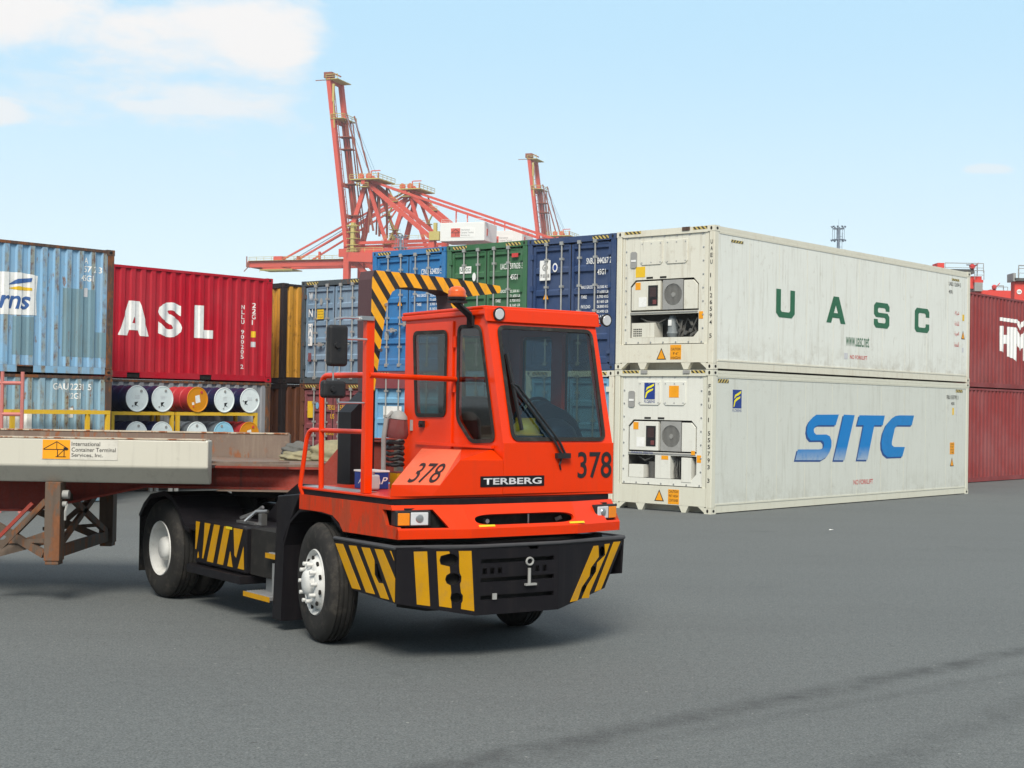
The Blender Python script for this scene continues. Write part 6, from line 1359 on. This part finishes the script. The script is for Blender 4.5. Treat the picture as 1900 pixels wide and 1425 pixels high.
def crane(label, loc, raised, detail=True):
    o = thing('quay_crane', label, 'crane', loc, CYAW, 'red ship to shore cranes on the quay')
    red, yel = M['cr_red'], M['cr_yel']; SEP = 9.0      # far frame at y=-SEP ... local +y faces the camera
    # local y: towards camera is +; frames at y=0 (near) and y=-SEP
    G = 46.0
    for y in (0, -SEP):
        for x, nm in ((0, 'waterside'), (-26, 'landside')):
            mb = MB(); mb.beam((x, y, 0), (x, y, G+1.5), 1.5, 1.7, up=(1, 0, 0)); mb.build('leg', red, o)
        mb = MB(); mb.beam((-0.6, y, 43.5), (-8, y, 36.5), 1.2, 1.2); mb.beam((-8, y, 36.5), (-25.4, y, 20), 1.2, 1.2); mb.beam((0, y, 14), (-26, y, 14), 1.4, 1.8); mb.beam((0, y, 47.0), (-26, y, 47.2), 0.8, 0.8); mb.build('portal_brace', red, o)
        # A frame
        mb = MB(); mb.beam((0, y, G+1), (-4.9, y*0.75-1, 64.0), 1.1, 1.2); mb.beam((-12, y, G+1), (-5.6, y*0.75-1, 63.6), 0.8, 0.8); mb.build('a_frame_leg', red if y == 0 else M['cr_red'], o)
        mb = MB(); mb.beam((-5.4, y*0.75-1, 64.0), (-25.6, y, 48.0), 1.1, 1.1); mb.build('back_strut', red, o)
        mb = MB(); mb.beam((-5.6, y*0.75-1, 64.8), (-54, y, 48.2), 0.7, 0.7); mb.beam((-33, y*0.9, 55.5), (-33, y*0.9, 51.5), 0.3, 0.3, up=(1, 0, 0)); mb.build('backstay', red, o)
        mb = MB(); mb.beam((3 if raised else 3, y*0.75-1, G-1.5), (-60, y*0.75-1, G-1.5), 1.0, 2.2); mb.build('trolley_girder', red, o)
    mb = MB(); mb.beam((-5.2, 1.5, 64.0), (-5.2, -SEP+1, 64.0), 1.0, 1.2); mb.beam((0, 0, G-4), (0, -SEP, G-4), 1.2, 1.5); mb.beam((-26, 0, G-4), (-26, -SEP, G-4), 1.2, 1.5); mb.beam((-1.5, 1.0, 43), (-9.0, 1.0, 42.6), 3.0, 2.6); mb.build('cross_beam', red, o)
    # apex platform with sheaves and rails
    mb = MB(); mb.box((-10.2, -SEP, 64.6), (-1.2, 1.8, 64.9)); railing(mb, [(-1.2, 1.8, 64.9), (-10.2, 1.8, 64.9), (-10.2, -SEP, 64.9)], 1.2, 0.07); mb.box((-6.5, -2, 62.6), (-4, 1.4, 62.8)); railing(mb, [(-6.8, 1.4, 62.8), (-3.2, 1.4, 62.8)], 1.0, 0.07); ap = mb.build('apex_platform', yel, o)
    mb = MB()
    for x, y in ((-4.0, 0), (-6.5, 0), (-5.2, -5)): mb.cyl((x, y, 65.7), (x, y+0.6, 65.7), 0.9, 14)
    mb.beam((-7.0, 0, 64.9), (-7.0, 0, 67.2), 0.25, 0.25, up=(1, 0, 0)); mb.beam((-7.2, 0, 67.2), (-9.8, 0, 67.2), 0.25, 0.25); mb.beam((-9.7, 1, 64.9), (-9.7, 1, 66.5), 0.35, 0.35, up=(1, 0, 0)); mb.build('sheave', red, ap)
    # stairs zigzag and mid platforms
    mb = MB()
    for k in range(4):
        z = 47.5+k*4.0; x = -8.5-(k % 2)*2.2; mb.beam((x, -SEP+1, z), (-8.5-((k+1) % 2)*2.2, -SEP+1, z+4), 0.5, 0.3); mb.box((x-1.2, -SEP, z-0.1), (x+1.2, -SEP+2, z+0.1)); railing(mb, [(x-1.2, -SEP+2, z), (x+1.2, -SEP+2, z)], 1.1, 0.06)
    mb.build('stair', yel, o)
    mb = MB(); mb.box((-2.9, 0.8, 44), (-1.9, 2.0, 52.6))
    for k in range(5): mb.box((-4.2, 0.3, 44.5+k*1.8), (-0.7, 2.2, 44.65+k*1.8))
    railing(mb, [(-3.8, 2.1, 50.8), (-0.9, 2.1, 50.8)], 1.1, 0.06); railing(mb, [(-12, 2.2, 44.3), (-1.0, 2.2, 44.3)], 1.1, 0.07); mb.build('ladder_tower', yel, o)
    # machinery house
    mb = MB(); mb.box((-41.7, -SEP+0.5, 46.8), (-28.6, 0.8, 51.9)); mh = mb.build('machinery_house', M['cr_white'], o, bevel=0.12)
    mb = MB(); railing(mb, [(-28.9, 0.5, 51.9), (-41.4, 0.5, 51.9), (-41.4, -SEP+1, 51.9)], 0.9, 0.035); mb.build('roof_rail', M['cr_white'], mh)
    mb = MB(); mb.box((-38.8, 0.8, 47.8), (-31.8, 0.86, 50.4)); sg = mb.build('house_sign', M['white'], mh)
    crane_emblem((-31.95, 0.935, 47.9), (-1, 0, 0), (2.5, 2.4), sg, M['blackink']) if False else None
    mb = MB(); mb.box((-34.6, 0.86, 47.9), (-31.9, 0.9, 50.3)); mb.build('sign_emblem_field', M['cr_red'], sg)
    L = [stroke([(0.05, 0.50), (0.52, 0.90), (0.95, 0.52)], 0.06), stroke([(0.02, 0.48), (0.96, 0.48)], 0.06), stroke([(0.55, 0.48), (0.55, 0.10)], 0.05), stroke([(0.80, 0.48), (0.80, 0.10)], 0.05)]
    polys2d('crane_emblem', [([(a*2.6, b*2.3) for a, b in p], 0) for p in L], (-31.95, 0.9, 47.95), (-1, 0, 0), UZ, [M['blackink']], sg, 0.03)
    for i, s in enumerate(('International', 'Container Terminal', 'Services, Inc.')): lettering('lettering', s, (-34.8, 0.86, 49.6-0.75*i), (-1, 0, 0), UZ, (2.6, 3.8, 2.8)[i], 0.5, M['c_midgrey'], sg, 0.004, 0.03)
    mb = MB(); mb.box((-41.76, -3.2, 48.2), (-41.72, -0.5, 50.4)); s2 = mb.build('house_sign', M['white'], mh); mb = MB(); mb.box((-41.80, -1.6, 48.3), (-41.77, -0.6, 50.2)); mb.build('sign_emblem_field', M['cr_red'], s2)
    mb = MB(); mb.box((-28.5, -1, 47.2), (-25.5, 1.2, 49.6)); mb.box((-27.5, 0, 49.6), (-26.6, 0.8, 52)); mb.build('electrical_house', M['cr_yel'], o)
    mb = MB(); railing(mb, [(-12, 1.5, 47.6), (-25, 1.5, 47.6)], 1.0, 0.05); mb.build('walkway_rail', yel, o)
    # boom
    def B(t, off=0.0):   # t metres along boom from hinge, off = perpendicular (towards water-left/up side)
        if raised: a = math.atan2(46.5, 6.4)
        else: a = 0.0
        return (math.cos(a)*t - math.sin(a)*off, math.sin(a)*t + math.cos(a)*off)
    z0 = G if raised else G-2.2
    Lb = 47.0 if not raised else 48.3
    bm_ = bpy.data.objects.new('boom', None)
    for y in (0.3, -SEP*0.78):
        mb = MB(); pts = [B(0), B(Lb)]
        (xa, za), (xb, zb) = B(0), B(Lb)
        w, hgt = (1.1, 2.0) if not raised else (1.2, 1.5)
        mb.beam((xa, y, z0+za), (xb, y, z0+zb), w, hgt, up=(0, 1, 0) if raised else (0, 0, 1))
        bmo = mb.build('boom_girder', red, o)
    mb = MB()
    for t in (0.5, 9, 18, 36.5, Lb-0.6):
        x, z = B(t); mb.beam((x, 0.3, z0+z), (x, -SEP*0.78, z0+z), 0.8, 1.0 if t != 36.5 else 1.8, up=(0, 0, 1))
    mb.build('boom_tie', red, o)
    mb = MB()
    if raised:
        for off, r in ((1.7, 0.22), (2.7, 0.2), (3.4, 0.2)):
            for y in (-1.5, -5):
                (xa, za), (xb, zb) = B(2, off), B(36, off); mb.beam((xa, y, z0+za), (xb, y, z0+zb), r, r*1.6)
        mb.build('folded_forestay', M['cr_brown'], o)
        mb = MB()
        for y in (-1, -6): 
            mb.beam((-4.4, y, 64.5), (B(38, 3.6)[0], y, z0+B(38, 3.6)[1]), 0.3, 0.4); mb.beam((-4.6, y, 64), (-7.5, y, 50.5), 0.35, 0.5); mb.beam((-8.6, y-1, 64), (-8.9, y-1, 49), 0.45, 0.5); mb.beam((-6.4, y, 64), (-6.0, y, 50), 0.3, 0.4)
        mb.build('forestay', M['cr_brown'], o)
        mb = MB()
        for k, y in enumerate((0, -3, -5)): mb.beam((-7.0, y, 65.2), (B(37, 3.9)[0], y, z0+B(37, 3.9)[1]), 0.1, 0.1)
        mb.build('hoist_rope', M['cr_cable'], o)
        mb = MB()
        for t in (8.5, 17.5, 27.5, 31):
            x, z = B(t, 1.5); mb.box((x-3.2, -2, z0+z), (x+0.3, 1.0, z0+z+0.25))
        for y in (0.9,):
            (xa, za), (xb, zb) = B(3, 1.6), B(45, 1.6); mb.beam((xa, y, z0+za), (xb, y, z0+zb), 0.18, 0.18)
            for t in range(4, 45, 2): 
                (xa, za), (xb, zb) = B(t, 0.8), B(t, 1.6); mb.beam((xa, y, z0+za), (xb, y, z0+zb), 0.14, 0.14, up=(0, 1, 0))
        mb.build('boom_ladder', M['cr_brown'], o)
        mb = MB(); x, z = B(37.2, 0); mb.box((x-3.6, -SEP*0.8, z0+z-0.6), (x+0.4, 1.3, z0+z-0.4)); railing(mb, [(x-3.6, 1.3, z0+z-0.4), (x+0.3, 1.3, z0+z-0.4)], 1.1, 0.08); railing(mb, [(x-3.6, -SEP*0.8, z0+z-0.4), (x-3.6, 1.3, z0+z-0.4)], 1.1, 0.08)
        x, z = B(48.1, 0); mb.box((x-3.2, -SEP*0.8, z0+z-0.2), (x+0.6, 1.3, z0+z)); railing(mb, [(x-3.2, 1.3, z0+z), (x+0.5, 1.3, z0+z)], 1.2, 0.08); mb.box((x-2.1, 0.7, z0+z-6.5), (x-1.5, 1.2, z0+z-1.5)); mb.beam((x-1.9, 1.0, z0+z-6.5), (x-2.3, 1.0, z0+z-14), 0.3, 0.3); mb.build('boom_platform', yel, o)
        mb = MB(); x, z = B(48.5); mb.box((x-1.2, -1, z0+z), (x+1.3, 1, z0+z+1.6)); mb.beam((x+0.5, 0, z0+z-0.4), (x+4.4, 0, z0+z-0.4), 0.2, 0.2); mb.beam((x-1, 0, z0+z+1.5), (x-3.6, 0, z0+z+0.2), 0.4, 0.4); mb.build('boom_tip', M['cr_brown'], o)
    else:
        mb.build('unused', red, o) if False else None
        mb = MB()
        for y in (0, -SEP*0.75):
            mb.beam((-4.6, y*0.8-1, 64.5), (35.6, y, z0+1.2), 0.45, 0.5); mb.beam((-4.8, y*0.8-1, 63.6), (30, y, z0+1.2), 0.45, 0.5); mb.beam((-4.8, y*0.8-1, 63.6), (3, y, 52), 0.4, 0.4)
        mb.build('forestay', M['cr_brown'] if False else red, o)
        mb = MB(); mb.beam((-5, -2, 65), (33, -2, z0+1.3), 0.18, 0.18); mb.beam((-5, -3, 64.4), (32, -3, z0+1.2), 0.18, 0.18); mb.build('hoist_rope', M['cr_cable'], o)
        mb = MB(); railing(mb, [(46.5, 1.0, z0+1.0), (8, 1.0, z0+1.0)], 1.1, 0.06); mb.box((8, 0.9, z0+0.9), (46.5, 1.6, z0+1.0)); mb.build('walkway_rail', yel, o)
        mb = MB(); mb.box((35, -1, z0+0.8), (38, 1.2, z0+2.2)); mb.box((8.5, -1, z0+0.9), (11, 1.2, z0+2.4)); mb.beam((23, 0, z0+1), (23, 0, z0+3.4), 0.6, 0.6, up=(1, 0, 0)); mb.box((29.5, 0, z0+0.8), (30.3, 0.8, z0+2.2)); mb.build('stay_bracket', red, o)
        mb = MB(); x = 46.8; mb.box((x-0.4, -SEP*0.8, z0-0.9), (x+0.4, 1.0, z0+0.6)); mb.beam((x+0.6, 0.8, z0-0.9), (x+0.6, 0.8, z0+2.4), 0.25, 0.25, up=(1, 0, 0)); mb.beam((x, 0.8, z0-0.8), (x+1.5, 0.8, z0-2.2), 0.2, 0.2); mb.build('boom_tip', M['cr_brown'], o)
        mb = MB(); mb.box((32, -6, z0-1.9), (43, 0.5, z0-1.6)); railing(mb, [(32, 0.5, z0-2.4), (43, 0.5, z0-2.4)], 0.7, 0.06); mb.build('spreader', M['cr_yel'], o)
    return o
crane('nearest red quay crane with its boom raised steeply, on the left', (-46.95, 418, 0), True)
crane('red quay crane with its boom lowered flat towards the left', (-36.6, 436, 0), False)
crane('farthest red quay crane with raised boom, seen above the green container', (11.3, 548, 0), True)

# ------------------------------------------------------------------ flood light masts
M['mast'] = flat('mast_steel', (0.20, 0.24, 0.30), 0.6)
def mast(x, y, h, label):
    o = thing('light_mast', label, 'light mast', (x, y, 0), 0, 'flood light masts')
    mb = MB(); mb.cyl((0, 0, 0), (0, 0, h), 0.55, 12, 0.26); mb.cyl((0, 0, h), (0, 0, h+1.6), 0.02, 5)
    for k in range(int(h*0.45)): mb.box((0.3, -0.05, h*0.55+k), (0.75, 0.05, h*0.55+k+0.08))
    mb.beam((0.72, 0, h*0.55), (0.72, 0, h-1), 0.06, 0.06, up=(1, 0, 0)); mb.build('pole', M['mast'], o)
    mb = MB(); n = 10
    for z, rr_ in ((h-2.4, 1.15), (h-0.3, 1.1)): mb.tube([(rr_*math.cos(t*math.pi/8), rr_*math.sin(t*math.pi/8), z) for t in range(17)], 0.06, 6); [mb.beam((0, 0, z), (rr_*math.cos(t*math.pi/3), rr_*math.sin(t*math.pi/3), z), 0.09, 0.09) for t in range(6)]
    for t in range(6): mb.beam((1.15*math.cos(t*math.pi/3), 1.15*math.sin(t*math.pi/3), h-2.4), (1.1*math.cos(t*math.pi/3), 1.1*math.sin(t*math.pi/3), h-0.3), 0.07, 0.07, up=(1, 0, 0))
    mb.build('lamp_ring', M['mast'], o)
    for k in range(n):
        a = k*2*math.pi/n
        for z, rr_ in ((h+0.1, 1.25), (h-2.5, 1.3)):
            mb = MB(); c = Vector((rr_*math.cos(a), rr_*math.sin(a), z)); d = Vector((math.cos(a), math.sin(a), -0.7)).normalized(); mb.lathe([(-0.12, 0.08), (0.0, 0.15), (0.16, 0.20), (0.18, 0.17)], c, d, 8); mb.build('floodlight', M['mast'], o)
    return o
mast((1552-950)/2760*285, 285, 37.4, 'flood light mast standing up behind the white UASC container')
mast((738.5-950)/2760*310, 310, 2.1+(750-438)*310/2760, 'flood light mast in front of the red cranes')

# ------------------------------------------------------------------ red yard gantries beyond the stacks, right
M['g_red'] = paint('gantry_red', (0.66, 0.045, 0.03), 0.5, 0.06, 0.15, bump=0)
def gx_(px, D): return (px-950)/2760*D
def gz_(px, py, D): return 2.107+(752.8+(px-950)*0.0165-py)/2760*D
def yard_gantry(label, D, parts, number=False):
    o = thing('yard_gantry', label, 'gantry crane', (gx_(parts['x0'], D), D, 0), 0, 'red rubber tyred yard gantries')
    X = lambda px: gx_(px, D)-gx_(parts['x0'], D); Z = lambda py: gz_(parts['x0'], py, D)
    for xx in parts['legs']:
        for y in (0, 12):
            mb = MB(); mb.beam((X(xx), y, 0.9), (X(xx), y, Z(parts['girder'][1])), 0.8, 0.9, up=(1, 0, 0)); mb.build('leg', M['g_red'], o)
            mb = MB(); mb.cyl((X(xx)-0.3, y-0.9, 0.75), (X(xx)+0.3, y-0.9, 0.75), 0.75, 16); mb.build('wheel', M['rubber'], o)
        mb = MB(); mb.beam((X(xx), -1, 1.2), (X(xx), 13, 1.2), 0.7, 0.7); mb.build('bogie_beam', M['g_red'], o)
    g0, g1 = parts['girder']
    for y in (0, 12):
        mb = MB(); mb.box((X(parts['gx'][0]), y-0.6, Z(g1)), (X(parts['gx'][1]), y+0.6, Z(g0))); mb.build('girder', M['g_red'], o)
    for b in parts.get('boxes', ()):
        mb = MB(); mb.box((X(b[0]), -1.0, Z(b[3])), (X(b[1]), 1.0, Z(b[2]))); mb.build(b[4], M[b[5]], o)
    mb = MB()
    for r in parts.get('rails', ()):
        railing(mb, [(X(r[0]), -1.2, Z(r[2])), (X(r[1]), -1.2, Z(r[2]))], 1.0, 0.04)
    mb.build('walkway_rail', M['c_midgrey'], o)
    for l in parts.get('lamps', ()):
        mb = MB(); mb.tube([(X(l[0]), -1, Z(l[2])), (X(l[0]), -1, Z(l[1])), (X(l[0])+l[3], -1, Z(l[1]))], 0.06, 6); mb.build('lamp_post', M['c_midgrey'], o)
    for l in parts.get('beacons', ()):
        mb = MB(); mb.lathe([(0, 0.15), (0.1, 0.28), (0.4, 0.32), (0.6, 0.15)], (X(l[0]), -1, Z(l[1])), (0, 0, 1), 12); mb.tube([(X(l[0]), -1, Z(l[1])), (X(l[0])+0.7, -1, Z(l[1]-12))], 0.06, 6); mb.build('horn_beacon', M['redink'], o)
    return o, X, Z
yard_gantry('red yard gantry with a square red cabinet on top, behind the UASC container', 165, dict(x0=1740, legs=(1650, 1812), girder=(512, 535), gx=(1650, 1816), boxes=((1732, 1744.5, 489, 500, 'cabinet', 'g_red'), (1800, 1817, 519, 524, 'end_platform', 'g_red'), (1801, 1816, 524, 540, 'drive_box', 'c_midgrey'), (1745, 1800, 500, 508, 'trolley', 'c_grime')),
    rails=((1745, 1816, 506), (1800, 1817, 519)), lamps=((1805.5, 492, 512, -1.2),), beacons=((1796, 500),)))
yard_gantry('red yard gantry just showing above the HMM container', 190, dict(x0=1840, legs=(1790, 1868), girder=(546, 560), gx=(1790, 1868), boxes=((1832, 1842, 538, 548, 'cabinet', 'g_red'),), rails=((1840, 1862, 548),), lamps=((1855, 531, 548, -1.2),), beacons=((1838, 538),)))
o, X, Z = yard_gantry('red yard gantry tower with a round number 103 plate at the right edge', 160, dict(x0=1890, legs=(1885, 2120), girder=(523, 560), gx=(1877, 2130), boxes=((1875, 1910, 517, 522, 'end_platform', 'c_grime'), (1872, 1877, 508, 523, 'air_tank', 'c_midgrey')), rails=((1880, 1930, 517),), lamps=((1882, 494, 517, 1.6),)))
mb = MB(); mb.cyl((X(1885.5), -0.62, Z(542)), (X(1885.5), -0.66, Z(542)), 0.27, 20); npl = mb.build('number_plate', M['white'], o)
lettering('gantry_number', '103', (X(1885.5)-0.17, -0.66, Z(542)-0.09), UX, UZ, 0.34, 0.18, M['blackink'], npl, 0.01)
mb = MB(); mb.box((X(1896), -0.66, Z(551)), (X(1912), -0.61, Z(540))); mb.build('sign_panel', M['white'], o)

# ------------------------------------------------------------------ thin haze in the air
mb = MB(); mb.box((-900, -40, -1.0), (900, 900, 125)); hz = mb.build('haze', None)
hm_ = bpy.data.materials.new('haze_air'); hm_.use_nodes = True; ht = hm_.node_tree; ht.nodes.clear()
ho = ht.nodes.new('ShaderNodeOutputMaterial'); pv = ht.nodes.new('ShaderNodeVolumePrincipled'); pv.inputs['Color'].default_value = (0.97, 0.98, 1.0, 1); pv.inputs['Density'].default_value = 0.0003; pv.inputs['Anisotropy'].default_value = 0.3
ht.links.new(pv.outputs[0], ho.inputs['Volume']); hz.data.materials.clear(); hz.data.materials.append(hm_); tag(hz, kind='stuff')
scene.cycles.volume_bounces = 0
